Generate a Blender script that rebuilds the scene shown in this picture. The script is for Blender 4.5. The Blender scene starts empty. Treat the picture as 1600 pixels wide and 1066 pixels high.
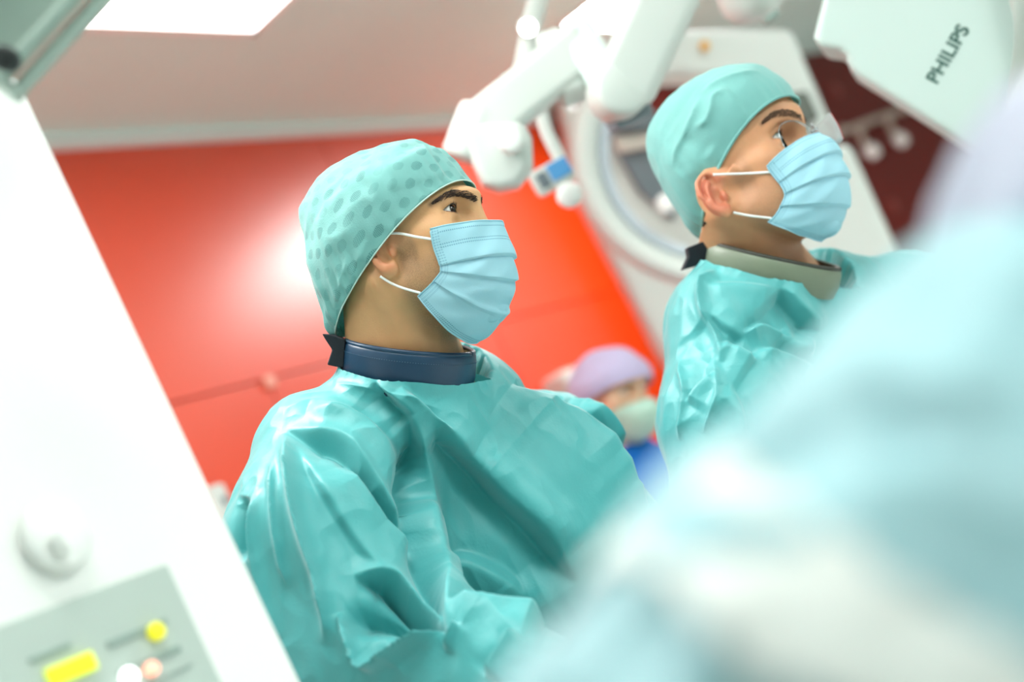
import bpy, bmesh, math, random
import numpy as np
import openvdb
from mathutils import Vector, Matrix
random.seed(7); rng = np.random.default_rng(7)
S = bpy.context.scene
COL = S.collection

# ------------------------------------------------------------------ camera
FPX = 2222.2; CX, CY = 800.0, 533.0
ROLL = math.radians(27.0); PITCH = math.radians(8.2)
CAM = np.array([0.0, 0.0, 1.25])
_F = np.array([0, math.cos(PITCH), math.sin(PITCH)])
_X0 = np.array([1.0, 0, 0]); _U0 = np.array([0, -math.sin(PITCH), math.cos(PITCH)])
CXA = math.cos(ROLL)*_X0 - math.sin(ROLL)*_U0
CYA = math.sin(ROLL)*_X0 + math.cos(ROLL)*_U0
CF = _F
def ray(px, py):
    return CF + (px-CX)/FPX*CXA + (CY-py)/FPX*CYA
def P(px, py, d):
    """world point seen at a pixel of the 1600x1066 frame, at depth d"""
    return CAM + d*ray(px, py)
def on_plane(px, py, p0, n):
    r = ray(px, py); p0 = np.asarray(p0, float)
    return CAM + r*(np.dot(p0-CAM, n)/np.dot(r, n))
def proj(p):
    q = np.asarray(p, float)-CAM
    d = q@CF
    return CX+FPX*(q@CXA)/d, CY-FPX*(q@CYA)/d, d
cam = bpy.data.cameras.new('camera'); cam.lens = 50; cam.sensor_width = 36; cam.clip_start = 0.02
cam_o = bpy.data.objects.new('camera', cam); COL.objects.link(cam_o)
cam_o.matrix_world = Matrix(((CXA[0], CYA[0], -CF[0], CAM[0]), (CXA[1], CYA[1], -CF[1], CAM[1]),
                             (CXA[2], CYA[2], -CF[2], CAM[2]), (0, 0, 0, 1)))
cam.dof.use_dof = True; cam.dof.focus_distance = 1.66; cam.dof.aperture_fstop = 2.0
S.camera = cam_o
S.view_settings.view_transform = 'Standard'; S.view_settings.look = 'None'
S.view_settings.exposure = 0.30; S.view_settings.gamma = 1.0; S.view_settings.use_curve_mapping = False
S.cycles.use_denoising = True; S.cycles.max_bounces = 8; S.cycles.transparent_max_bounces = 40; S.cycles.diffuse_bounces = 5
S.cycles.sample_clamp_indirect = 4.0; S.cycles.caustics_reflective = False; S.cycles.caustics_refractive = False

W = bpy.data.worlds.new('world'); S.world = W; W.use_nodes = True
W.node_tree.nodes['Background'].inputs[0].default_value = (0.8, 0.86, 0.86, 1)
W.node_tree.nodes['Background'].inputs[1].default_value = 0.35

# ------------------------------------------------------------------ materials
def srgb(r, g, b):
    f = lambda c: (c/255/12.92) if c/255 <= .04045 else ((c/255+.055)/1.055)**2.4
    return (f(r), f(g), f(b), 1.0)
def mat(name, col, rough=.5, metal=0., noise=.05, nscale=20., bump=0., bscale=200., spec=.5, sheen=0., sss=0., sssr=(1, .3, .2),
        trans=0., ior=1.45, emit=None, estr=0., coat=0., coat_r=.4, alpha=1.):
    m = bpy.data.materials.new(name); m.use_nodes = True
    nt = m.node_tree; b = nt.nodes['Principled BSDF']
    b.inputs['Roughness'].default_value = rough; b.inputs['Metallic'].default_value = metal
    b.inputs['Specular IOR Level'].default_value = spec
    b.inputs['IOR'].default_value = ior
    if sheen: b.inputs['Sheen Weight'].default_value = sheen
    if coat: b.inputs['Coat Weight'].default_value = coat; b.inputs['Coat Roughness'].default_value = coat_r
    if sss:
        b.inputs['Subsurface Weight'].default_value = sss; b.inputs['Subsurface Radius'].default_value = sssr
        b.inputs['Subsurface Scale'].default_value = .006
    if trans: b.inputs['Transmission Weight'].default_value = trans
    if emit: b.inputs['Emission Color'].default_value = emit; b.inputs['Emission Strength'].default_value = estr
    tc = nt.nodes.new('ShaderNodeTexCoord')
    nz = nt.nodes.new('ShaderNodeTexNoise'); nz.inputs['Scale'].default_value = nscale; nz.inputs['Detail'].default_value = 4
    nt.links.new(tc.outputs['Object'], nz.inputs['Vector'])
    mx = nt.nodes.new('ShaderNodeMix'); mx.data_type = 'RGBA'
    c = col[:3]
    mx.inputs[6].default_value = (c[0]*(1-noise), c[1]*(1-noise), c[2]*(1-noise), 1)
    mx.inputs[7].default_value = (min(1, c[0]*(1+noise)), min(1, c[1]*(1+noise)), min(1, c[2]*(1+noise)), 1)
    nt.links.new(nz.outputs['Fac'], mx.inputs[0]); nt.links.new(mx.outputs[2], b.inputs['Base Color'])
    if bump:
        n2 = nt.nodes.new('ShaderNodeTexNoise'); n2.inputs['Scale'].default_value = bscale; n2.inputs['Detail'].default_value = 5
        nt.links.new(tc.outputs['Object'], n2.inputs['Vector'])
        bp = nt.nodes.new('ShaderNodeBump'); bp.inputs['Strength'].default_value = bump; bp.inputs['Distance'].default_value = .002
        nt.links.new(n2.outputs['Fac'], bp.inputs['Height']); nt.links.new(bp.outputs['Normal'], b.inputs['Normal'])
    m['mix'] = mx.name
    return m
def N(m, kind, **kw):
    n = m.node_tree.nodes.new(kind)
    for k, v in kw.items(): setattr(n, k, v)
    return n
def L(m, a, b): m.node_tree.links.new(a, b)

# ------------------------------------------------------------------ objects
def tag(o, label=None, cat=None, group=None, kind=None):
    if label: o['label'] = label
    if cat: o['category'] = cat
    if group: o['group'] = group
    if kind: o['kind'] = kind
    return o
def empty(name, loc=(0, 0, 0), label=None, cat=None, group=None):
    o = bpy.data.objects.new(name, None); COL.objects.link(o); o.location = [float(v) for v in loc]
    o.empty_display_size = .05
    return tag(o, label, cat, group)
def mesh_obj(name, verts, faces, material, parent=None, smooth=True):
    me = bpy.data.meshes.new(name)
    me.from_pydata([tuple(map(float, v)) for v in verts], [], [tuple(map(int, f)) for f in faces])
    me.validate()
    if smooth: me.polygons.foreach_set('use_smooth', [True]*len(me.polygons))
    o = bpy.data.objects.new(name, me); COL.objects.link(o)
    if material: me.materials.append(material)
    if parent is not None:
        o.parent = parent
        o.matrix_parent_inverse = parent_inv(parent)
    return o
def parent_inv(p):
    m = Matrix.Identity(4); chain = []
    while p is not None:
        chain.append(p); p = p.parent
    for q in reversed(chain):
        m = m @ q.matrix_parent_inverse @ q.matrix_basis if q.parent else m @ q.matrix_basis
    return m.inverted()
def bm_obj(name, bm, material, parent=None, smooth=True, angle=None):
    me = bpy.data.meshes.new(name); bmesh.ops.recalc_face_normals(bm, faces=bm.faces[:]); bm.to_mesh(me); bm.free()
    if smooth: me.polygons.foreach_set('use_smooth', [True]*len(me.polygons))
    if angle is not None: me.set_sharp_from_angle(angle=math.radians(angle))
    o = bpy.data.objects.new(name, me); COL.objects.link(o)
    if material: me.materials.append(material)
    if parent is not None:
        o.parent = parent; o.matrix_parent_inverse = parent_inv(parent)
    return o
def frame(x, y, z, o):
    return Matrix(((x[0], y[0], z[0], o[0]), (x[1], y[1], z[1], o[1]), (x[2], y[2], z[2], o[2]), (0, 0, 0, 1)))
def nrm(v):
    v = np.asarray(v, float); return v/np.linalg.norm(v)
def add_box(bm, M, sx, sy, sz, bevel=0., seg=2):
    """box of full size sx,sy,sz centred on M"""
    r = bmesh.ops.create_cube(bm, size=1.0); vs = r['verts']
    bmesh.ops.scale(bm, vec=(sx, sy, sz), verts=vs)
    if bevel:
        es = list({e for v in vs for e in v.link_edges})
        g = bmesh.ops.bevel(bm, geom=es, offset=bevel, segments=seg, affect='EDGES', profile=.5)
        vs = list({v for f in g['faces'] for v in f.verts} | {v for v in vs if v.is_valid})
    bmesh.ops.transform(bm, matrix=M, verts=vs)
    return vs
def box_obj(name, M, s, m, parent=None, bevel=0., seg=2):
    bm = bmesh.new(); add_box(bm, M, *s, bevel=bevel, seg=seg)
    o = bm_obj(name, bm, m, parent, angle=35)
    if bevel: o.modifiers.new('normals', 'WEIGHTED_NORMAL').keep_sharp = True
    return o
def catmull(pts, n, closed=False):
    pts = np.asarray(pts, float); k = len(pts)
    if closed: ext = np.vstack([pts[-1:], pts, pts[:2]]); segs = k
    else: ext = np.vstack([2*pts[0]-pts[1], pts, 2*pts[-1]-pts[-2]]); segs = k-1
    t = np.linspace(0, segs, n, endpoint=not closed); i = np.minimum(t.astype(int), segs-1); u = (t-i)[:, None]
    p0, p1, p2, p3 = ext[i], ext[i+1], ext[i+2], ext[i+3]
    return .5*(2*p1+(p2-p0)*u+(2*p0-5*p1+4*p2-p3)*u**2+(3*p1-p0-3*p2+p3)*u**3)
def tube_vf(path, r, seg=10, flat=1.0, cap=True, up=None):
    """tube along a polyline; r scalar or per point; flat scales second axis"""
    path = np.asarray(path, float); n = len(path); r = np.broadcast_to(np.asarray(r, float), (n,))
    tan = np.gradient(path, axis=0); tan /= np.linalg.norm(tan, axis=1)[:, None]
    a = np.array([0, 0, 1.0]) if up is None else np.asarray(up, float)
    if abs(tan[0]@a) > .95 and up is None: a = np.array([1.0, 0, 0])
    V = []
    u = a
    for i in range(n):
        u = u-tan[i]*(u@tan[i]); u = u/np.linalg.norm(u); w = np.cross(tan[i], u)
        for j in range(seg):
            th = 2*math.pi*j/seg
            V.append(path[i]+r[i]*(math.cos(th)*u+flat*math.sin(th)*w))
    F = [(i*seg+j, i*seg+(j+1) % seg, (i+1)*seg+(j+1) % seg, (i+1)*seg+j) for i in range(n-1) for j in range(seg)]
    if cap: F += [tuple(range(seg-1, -1, -1)), tuple((n-1)*seg+j for j in range(seg))]
    return np.array(V), F
def tube_obj(name, path, r, m, parent=None, seg=10, flat=1.0, up=None):
    V, F = tube_vf(path, r, seg, flat, up=up); return mesh_obj(name, V, F, m, parent)
def join_vf(lst):
    V, F, o = [], [], 0
    for v, f in lst:
        V.append(np.asarray(v)); F += [tuple(i+o for i in g) for g in f]; o += len(v)
    return np.vstack(V), F
def lathe_vf(profile, M, seg=32, cap=True):
    """profile: list of (radius, height) about M's z axis"""
    V, F = [], []
    for (r, h) in profile:
        for j in range(seg):
            t = 2*math.pi*j/seg; p = M @ Vector((r*math.cos(t), r*math.sin(t), h)); V.append((p.x, p.y, p.z))
    n = len(profile)
    F = [(i*seg+j, i*seg+(j+1) % seg, (i+1)*seg+(j+1) % seg, (i+1)*seg+j) for i in range(n-1) for j in range(seg)]
    if cap: F += [tuple(range(seg-1, -1, -1)), tuple((n-1)*seg+j for j in range(seg))]
    return np.array(V), F
def lathe_obj(name, profile, M, m, parent=None, seg=32, angle=40):
    V, F = lathe_vf(profile, M, seg); o = mesh_obj(name, V, F, m, parent)
    o.data.set_sharp_from_angle(angle=math.radians(angle)); return o
def prism_obj(name, poly, M, depth, m, parent=None, bevel=0., seg=3):
    """closed 2D outline (list of (x,y)) extruded from z=0 to z=-depth in M's frame"""
    bm = bmesh.new()
    vs = [bm.verts.new((x, y, 0)) for x, y in poly]
    f = bm.faces.new(vs); r = bmesh.ops.extrude_face_region(bm, geom=[f])
    bmesh.ops.translate(bm, vec=(0, 0, -depth), verts=[v for v in r['geom'] if isinstance(v, bmesh.types.BMVert)])
    if bevel:
        bmesh.ops.recalc_face_normals(bm, faces=bm.faces[:])
        es = [e for e in bm.edges if len(e.link_faces) == 2 and e.calc_face_angle() > .9]
        bmesh.ops.bevel(bm, geom=es, offset=bevel, segments=seg, affect='EDGES', profile=.5)
    bmesh.ops.transform(bm, matrix=M, verts=bm.verts[:])
    o = bm_obj(name, bm, m, parent, angle=35)
    if bevel: o.modifiers.new('normals', 'WEIGHTED_NORMAL').keep_sharp = True
    return o

# ------------------------------------------------------------------ signed distance modelling
def smin(a, b, k):
    h = np.maximum(k-np.abs(a-b), 0)/k
    return np.minimum(a, b)-h*h*k*.25
def smax(a, b, k): return -smin(-a, -b, k)
def sphere(p, c, r): return np.sqrt(((p-np.asarray(c, np.float32))**2).sum(-1))-r
def ellip(p, c, r, R=None):
    q = p-np.asarray(c, np.float32)
    if R is not None: q = q@np.asarray(R, np.float32)       # columns of R are the local axes
    r = np.asarray(r, np.float32)
    k0 = np.sqrt(((q/r)**2).sum(-1)); k1 = np.sqrt(((q/(r*r))**2).sum(-1))
    return k0*(k0-1)/np.maximum(k1, 1e-6)
def capsule(p, a, b, ra, rb=None):
    rb = ra if rb is None else rb
    a = np.asarray(a, np.float32); b = np.asarray(b, np.float32); ab = b-a
    t = np.clip(((p-a)@ab)/(ab@ab), 0, 1)
    return np.sqrt(((p-a-t[..., None]*ab)**2).sum(-1))-(ra+(rb-ra)*t)
def chain(p, pts, rs):
    d = None
    for i in range(len(pts)-1):
        e = capsule(p, pts[i], pts[i+1], rs[i], rs[i+1]); d = e if d is None else np.minimum(d, e)
    return d
def sdf_mesh(fn, lo, hi, h):
    lo = np.asarray(lo, float); hi = np.asarray(hi, float); n = np.ceil((hi-lo)/h).astype(int)+1
    ax = [(lo[i]+h*np.arange(n[i])).astype(np.float32) for i in range(3)]
    D = np.empty(n, np.float32)
    st = max(1, int(600000/(n[1]*n[2])))
    for i in range(0, n[0], st):
        g = np.stack(np.meshgrid(ax[0][i:i+st], ax[1], ax[2], indexing='ij'), -1)
        D[i:i+st] = fn(g.reshape(-1, 3)).reshape(g.shape[:3])
    D = np.clip(D, -4*h, 4*h)
    g = openvdb.FloatGrid(float(4*h)); g.copyFromArray(D)
    V, T, Q = g.convertToPolygons(isovalue=0.0, adaptivity=0.0)
    V = np.asarray(V)*h+lo
    F = [tuple(q) for q in np.asarray(Q)]+[tuple(t) for t in np.asarray(T)]
    return V, F
# ------------------------------------------------------------------ the materials used
def skin_mat(name, base, beard, blush, brow=srgb(58, 44, 36)):
    m = mat(name, base, .48, noise=.10, nscale=45, bump=.12, bscale=420, spec=.4, sss=.25)
    b = m.node_tree.nodes['Principled BSDF']; mx = m.node_tree.nodes[m['mix']]
    at = N(m, 'ShaderNodeAttribute', attribute_name='beard')
    tc = N(m, 'ShaderNodeTexCoord'); nz = N(m, 'ShaderNodeTexNoise'); nz.inputs['Scale'].default_value = 900
    nz.inputs['Detail'].default_value = 3; L(m, tc.outputs['Object'], nz.inputs['Vector'])
    mr = N(m, 'ShaderNodeMapRange'); mr.inputs[1].default_value = .35; mr.inputs[2].default_value = .65
    mr.inputs[3].default_value = .55; mr.inputs[4].default_value = 1.0; L(m, nz.outputs['Fac'], mr.inputs[0])
    mu = N(m, 'ShaderNodeMath', operation='MULTIPLY'); L(m, at.outputs['Fac'], mu.inputs[0]); L(m, mr.outputs[0], mu.inputs[1])
    m2 = N(m, 'ShaderNodeMix', data_type='RGBA'); m2.inputs[7].default_value = beard
    L(m, mu.outputs[0], m2.inputs[0]); L(m, mx.outputs[2], m2.inputs[6])
    a2 = N(m, 'ShaderNodeAttribute', attribute_name='blush')
    m3 = N(m, 'ShaderNodeMix', data_type='RGBA'); m3.inputs[7].default_value = blush
    L(m, a2.outputs['Fac'], m3.inputs[0]); L(m, m2.outputs[2], m3.inputs[6])
    a3 = N(m, 'ShaderNodeAttribute', attribute_name='tint'); t3 = N(m, 'ShaderNodeMath', operation='MULTIPLY'); t3.inputs[1].default_value = .7
    L(m, a3.outputs['Fac'], t3.inputs[0])
    m4 = N(m, 'ShaderNodeMix', data_type='RGBA'); m4.inputs[7].default_value = brow
    L(m, t3.outputs[0], m4.inputs[0]); L(m, m3.outputs[2], m4.inputs[6]); L(m, m4.outputs[2], b.inputs['Base Color'])
    return m
SKIN1 = skin_mat('skin_tan', srgb(205, 158, 112), srgb(112, 92, 70), srgb(198, 130, 95))
SKIN2 = skin_mat('skin_light', srgb(200, 146, 108), srgb(128, 100, 80), srgb(206, 120, 96), srgb(112, 82, 62))
SKIN3 = skin_mat('skin_pale', srgb(226, 182, 150), srgb(226, 182, 150), srgb(220, 150, 130))
HAIR = mat('dark_hair', srgb(38, 32, 30), .6, noise=.3, nscale=300, bump=.5, bscale=500)
BROW = mat('brow_hair', srgb(60, 46, 38), .6, noise=.2)
BROW2 = mat('brown_brow_hair', srgb(96, 70, 52), .6, noise=.2)
SCLERA = mat('eye_white', srgb(226, 224, 218), .15, noise=.04)
PUPIL = mat('pupil_black', srgb(10, 9, 9), .08, noise=0)
IRIS_B = mat('iris_brown', srgb(40, 28, 22), .12, noise=.35, nscale=900)
IRIS_G = mat('iris_grey', srgb(158, 172, 172), .12, noise=.35, nscale=900)
CORNEA = mat('cornea_clear', (1, 1, 1, 1), .02, noise=0, trans=1.0, ior=1.33)

def cloth_mat(name, lit, rough=.55, spec=.4, bump=.25, bscale=260, transl=.25, noise=.05, sheen=.0):
    m = mat(name, lit, rough, noise=noise, nscale=14, bump=bump, bscale=bscale, spec=spec, sheen=sheen)
    nt = m.node_tree; b = nt.nodes['Principled BSDF']; out = nt.nodes['Material Output']
    tr = N(m, 'ShaderNodeBsdfTranslucent'); ms = N(m, 'ShaderNodeMixShader'); ms.inputs[0].default_value = transl
    L(m, nt.nodes[m['mix']].outputs[2], tr.inputs['Color'])
    L(m, b.outputs[0], ms.inputs[1]); L(m, tr.outputs[0], ms.inputs[2]); L(m, ms.outputs[0], out.inputs['Surface'])
    return m
GOWN = cloth_mat('gown_teal', srgb(76, 176, 177), .44, .7, .16, 320, .15, sheen=.35)
GOWN2 = cloth_mat('gown_teal_second', srgb(84, 180, 181), .44, .7, .16, 320, .15, sheen=.35)
GOWN_F = cloth_mat('gown_pale_blue', srgb(156, 196, 202), .5, .4, .1, 260, .15)
TOWEL = cloth_mat('towel_white', srgb(226, 230, 226), .8, .2, .3, 260, .15)
SCRUB = cloth_mat('scrub_royal_blue', srgb(20, 105, 190), .75, .2, .2, 300, .05)
TROUSER = cloth_mat('trouser_green', srgb(70, 150, 140), .8, .2, .2, 300, .05)
CLOG = mat('clog_white', srgb(225, 228, 226), .4)
GLOVE = mat('glove_latex', srgb(232, 222, 200), .45, noise=.05)

def cap_mat(name, col, dots=None, fibre=.3):
    m = cloth_mat(name, col, .7, .3, fibre, 500, .30, noise=.10, sheen=.3)
    if dots is None: return m
    nt = m.node_tree; mx = nt.nodes[m['mix']]; b = nt.nodes['Principled BSDF']
    uv = N(m, 'ShaderNodeUVMap', uv_map='cloth')
    # round patches laid out on a staggered grid, each made of fine holes
    sep = N(m, 'ShaderNodeSeparateXYZ'); L(m, uv.outputs[0], sep.inputs[0])
    def math_(op, a, bb=None, c=None):
        n = N(m, 'ShaderNodeMath', operation=op)
        for i, v in enumerate((a, bb, c)):
            if v is None: continue
            if isinstance(v, (int, float)): n.inputs[i].default_value = v
            else: L(m, v, n.inputs[i])
        return n.outputs[0]
    def dist(px, ox, oy, sx, sy):
        u = math_('ADD', math_('DIVIDE', sep.outputs[0], sx), ox); v = math_('ADD', math_('DIVIDE', sep.outputs[1], sy), oy)
        fu = math_('MULTIPLY', math_('SUBTRACT', math_('FRACT', u), .5), sx); fv = math_('MULTIPLY', math_('SUBTRACT', math_('FRACT', v), .5), sy)
        return math_('SQRT', math_('ADD', math_('MULTIPLY', fu, fu), math_('MULTIPLY', fv, fv)))
    nz = N(m, 'ShaderNodeTexNoise'); nz.inputs['Scale'].default_value = 130; L(m, uv.outputs[0], nz.inputs['Vector'])
    wob = math_('MULTIPLY', math_('SUBTRACT', nz.outputs['Fac'], .5), .004)
    big = math_('MINIMUM', dist(0, 0, 0, .030, .026), dist(0, .5, .5, .030, .026))
    inpatch = math_('LESS_THAN', math_('ADD', big, wob), .0056)
    small = math_('MINIMUM', dist(0, 0, 0, .0026, .0018), dist(0, .5, .5, .0026, .0018))
    hole = math_('LESS_THAN', small, .00056)
    vis = N(m, 'ShaderNodeTexNoise'); vis.inputs['Scale'].default_value = 22; L(m, uv.outputs[0], vis.inputs['Vector'])
    vr_ = N(m, 'ShaderNodeMapRange'); vr_.inputs[1].default_value = .35; vr_.inputs[2].default_value = .62; vr_.inputs[3].default_value = .30; L(m, vis.outputs['Fac'], vr_.inputs[0])
    inpatch = math_('MULTIPLY', inpatch, vr_.outputs[0])
    f = math_('MULTIPLY', inpatch, math_('ADD', math_('MULTIPLY', hole, .80), .08))
    m2 = N(m, 'ShaderNodeMix', data_type='RGBA'); L(m, f, m2.inputs[0]); L(m, mx.outputs[2], m2.inputs[6]); m2.inputs[7].default_value = dots
    L(m, m2.outputs[2], b.inputs['Base Color'])
    return m
CAP1 = cap_mat('cap_dotted', srgb(136, 200, 195), srgb(28, 108, 108))
CAP2 = cap_mat('cap_plain', srgb(136, 200, 195), None, .45)
HEM = cloth_mat('hem_pale', srgb(206, 234, 226), .7, .25, .2, 400, .2)
CAP3 = cap_mat('cap_lavender', srgb(206, 196, 226), None, .3)
CAPF = cap_mat('cap_grey_lavender', srgb(190, 196, 214), None, .3)

def mask_mat(name, col, back):
    m = cloth_mat(name, col, .6, .3, .10, 700, .28, noise=.03)
    trn = [n for n in m.node_tree.nodes if n.type == 'BSDF_TRANSLUCENT'][0]; m.node_tree.links.remove(trn.inputs['Color'].links[0]); trn.inputs['Color'].default_value = back
    nt = m.node_tree; mx = nt.nodes[m['mix']]; b = nt.nodes['Principled BSDF']
    uv = N(m, 'ShaderNodeUVMap', uv_map='cloth'); sep = N(m, 'ShaderNodeSeparateXYZ'); L(m, uv.outputs[0], sep.inputs[0])
    def math_(op, a, bb=None):
        n = N(m, 'ShaderNodeMath', operation=op)
        for i, v in enumerate((a, bb)):
            if v is None: continue
            if isinstance(v, (int, float)): n.inputs[i].default_value = v
            else: L(m, v, n.inputs[i])
        return n.outputs[0]
    s, v = sep.outputs[0], sep.outputs[1]          # s: 0 at the side edge .. 1 at the nose line, v: 0 top .. 1 bottom
    def line(c, x0, w): return math_('LESS_THAN', math_('ABSOLUTE', math_('SUBTRACT', c, x0)), w)
    dash_s = math_('LESS_THAN', math_('FRACT', math_('MULTIPLY', s, 42)), .55)
    dash_v = math_('LESS_THAN', math_('FRACT', math_('MULTIPLY', v, 55)), .5)
    rows = None
    for v0 in (.035, .115, .135, .945, .965, .985):
        l = line(v, v0, .0042); rows = l if rows is None else math_('MAXIMUM', rows, l)
    rows = math_('MULTIPLY', rows, dash_s); rows = math_('MULTIPLY', rows, math_('GREATER_THAN', s, .07))
    cols = None
    for s0 in (.018, .045, .072):
        l = line(s, s0, .009); cols = l if cols is None else math_('MAXIMUM', cols, l)
    cols = math_('MULTIPLY', math_('MULTIPLY', cols, dash_v), .55)
    f = math_('MULTIPLY', math_('MAXIMUM', rows, cols), .75)
    m2 = N(m, 'ShaderNodeMix', data_type='RGBA'); L(m, f, m2.inputs[0]); L(m, mx.outputs[2], m2.inputs[6]); m2.inputs[7].default_value = srgb(78, 132, 160)
    L(m, m2.outputs[2], b.inputs['Base Color'])
    return m
MASK1 = mask_mat('mask_blue', srgb(178, 229, 240), srgb(60, 196, 230)); MASK3 = mask_mat('mask_pale_green', srgb(200, 232, 216), srgb(150, 215, 190))
STRAP = mat('strap_white', srgb(232, 236, 232), .7)
NAVY = mat('collar_navy', srgb(24, 58, 84), .38, noise=.12, nscale=8, bump=.12, bscale=40, spec=.5)
NAVY_T = mat('collar_stitch', srgb(70, 100, 124), .6)
BLACK = mat('velcro_black', srgb(18, 28, 36), .75, bump=.3, bscale=900)
OLIVE = mat('collar_olive', srgb(112, 124, 104), .42, noise=.18, nscale=22, bump=.3, bscale=60)
OLIVE_D = mat('collar_dark_edge', srgb(52, 54, 46), .5)
COLLAR_IN = mat('collar_lining', srgb(214, 220, 214), .8)
COLLAR_IN2 = mat('collar_lining_brown', srgb(78, 56, 42), .8)
def thin_glass(name, tint, refl, rough=.03, milk=0.):
    m = bpy.data.materials.new(name); m.use_nodes = True; nt = m.node_tree; nt.nodes.remove(nt.nodes['Principled BSDF'])
    t = N(m, 'ShaderNodeBsdfTransparent'); t.inputs[0].default_value = tint; g_ = N(m, 'ShaderNodeBsdfGlossy'); g_.inputs['Roughness'].default_value = rough
    f = N(m, 'ShaderNodeLayerWeight'); f.inputs['Blend'].default_value = refl; x = N(m, 'ShaderNodeMixShader')
    L(m, f.outputs[0], x.inputs[0]); L(m, t.outputs[0], x.inputs[1]); L(m, g_.outputs[0], x.inputs[2]); y = N(m, 'ShaderNodeMixShader'); y.inputs[0].default_value = milk; df = N(m, 'ShaderNodeBsdfTranslucent'); df.inputs[0].default_value = (.9, .93, .93, 1)
    d2 = N(m, 'ShaderNodeBsdfDiffuse'); d2.inputs[0].default_value = (.9, .93, .93, 1); z = N(m, 'ShaderNodeMixShader'); L(m, df.outputs[0], z.inputs[1]); L(m, d2.outputs[0], z.inputs[2])
    L(m, x.outputs[0], y.inputs[1]); L(m, z.outputs[0], y.inputs[2]); L(m, y.outputs[0], nt.nodes['Material Output'].inputs['Surface'])
    return m
LENS = thin_glass('lens_clear', (.98, .985, .985, 1), .03)
LIDM = mat('lid_edge', srgb(150, 104, 84), .35, noise=.05)
WIRE = mat('wire_silver', srgb(176, 186, 190), .22, metal=.9, noise=.03)
CLEARP = thin_glass('clear_plastic', (.88, .92, .92, 1), .15, .12, .45)
REDLINE = mat('red_piping', srgb(176, 34, 44), .5)

WHITE = mat('painted_white', srgb(238, 240, 236), .42, noise=.015, nscale=5, spec=.5)
WHITE_M = mat('machine_white', srgb(206, 212, 206), .38, noise=.02, nscale=6, spec=.5)
WHITE_D = mat('detector_white', srgb(196, 212, 206), .5, noise=.02, nscale=4, spec=.4)
CEIL = mat('ceiling_paint', srgb(214, 238, 230), .85, noise=.02, nscale=3)
FLOORM = mat('floor_vinyl', srgb(220, 224, 222), .35, noise=.05, nscale=4)
WALLM = mat('wall_paint', srgb(232, 234, 230), .7, noise=.02)
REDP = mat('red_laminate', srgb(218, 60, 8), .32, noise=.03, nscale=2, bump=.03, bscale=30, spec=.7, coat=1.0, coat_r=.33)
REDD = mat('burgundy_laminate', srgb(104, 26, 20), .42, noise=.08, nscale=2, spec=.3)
SEAM = mat('seam_red', srgb(176, 40, 14), .6)
GREY = mat('machine_grey', srgb(112, 124, 130), .45, noise=.06)
GREY_L = mat('panel_grey', srgb(182, 196, 188), .5, noise=.03, nscale=12)
GREY_M = mat('label_grey', srgb(146, 166, 158), .55, noise=.03)
DARK = mat('rubber_dark', srgb(30, 36, 36), .5)
ALU = mat('brushed_aluminium', srgb(168, 186, 176), .4, metal=.25, noise=.06, nscale=40)
BLUE = mat('handset_blue', srgb(88, 158, 214), .4)
ORANGE = mat('indicator_orange', srgb(224, 164, 70), .4)
YEL = mat('display_yellow', srgb(200, 215, 30), .4, emit=srgb(222, 238, 40), estr=.75)
YELB = mat('button_yellow', srgb(226, 224, 40), .4, emit=srgb(236, 226, 50), estr=.4)
LEDR = mat('led_red', srgb(255, 190, 170), .3, emit=srgb(255, 150, 120), estr=1.2)
LEDW = mat('led_white', srgb(255, 255, 255), .3, emit=(1, 1, 1, 1), estr=2.0)
INK = mat('lettering_dark_green', srgb(52, 92, 82), .5)
STEEL = mat('rail_metal', srgb(196, 172, 160), .4, metal=.3)
PANEL = mat('ceiling_light', (1, 1, 1, 1), .5, noise=0, emit=(1, 1, .985, 1), estr=1.0)
PLASTIC = mat('plastic_sheet', srgb(226, 230, 222), .2, noise=.03, trans=.35, ior=1.2)
# ------------------------------------------------------------------ the room
ZC = 2.78
def at_z(px, py, z):
    r = ray(px, py); return CAM+r*((z-CAM[2])/r[2])
vr = ray(2332, 117); dA = nrm((vr[0], vr[1], 0)); nA = np.array([dA[1], -dA[0], 0.0])      # nA points into the room (to the camera)
W0 = at_z(400, 204, ZC)
if np.dot(CAM-W0, nA) < 0: nA = -nA
def wallA(px, py, off=0.0):
    return on_plane(px, py, W0+nA*off, nA)
ZUP = np.array([0, 0, 1.0])
room = []
def quad_slab(name, p0, u, lu, v, lv, n, t, m, parent=None, bevel=0):
    """slab whose front face starts at p0, spans u*lu, v*lv, and is t thick behind n"""
    c = np.asarray(p0)+u*lu/2+v*lv/2-n*t/2
    return box_obj(name, frame(u, v, n, c), (lu, lv, t), m, parent, bevel)
sA = lambda p: float(np.dot(np.asarray(p)-W0, dA))
s0, s1 = sA(wallA(-900, 240)), sA(wallA(1112, 172))
# floor and ceiling
fl = box_obj('floor', frame((1, 0, 0), (0, 1, 0), (0, 0, 1), (1.5, 3.0, -.05)), (15, 16, .1), FLOORM); tag(fl, kind='structure')
ce = box_obj('ceiling', frame((1, 0, 0), (0, 1, 0), (0, 0, 1), (1.5, 3.0, ZC+.05)), (15, 16, .1), CEIL); tag(ce, kind='structure')
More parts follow.
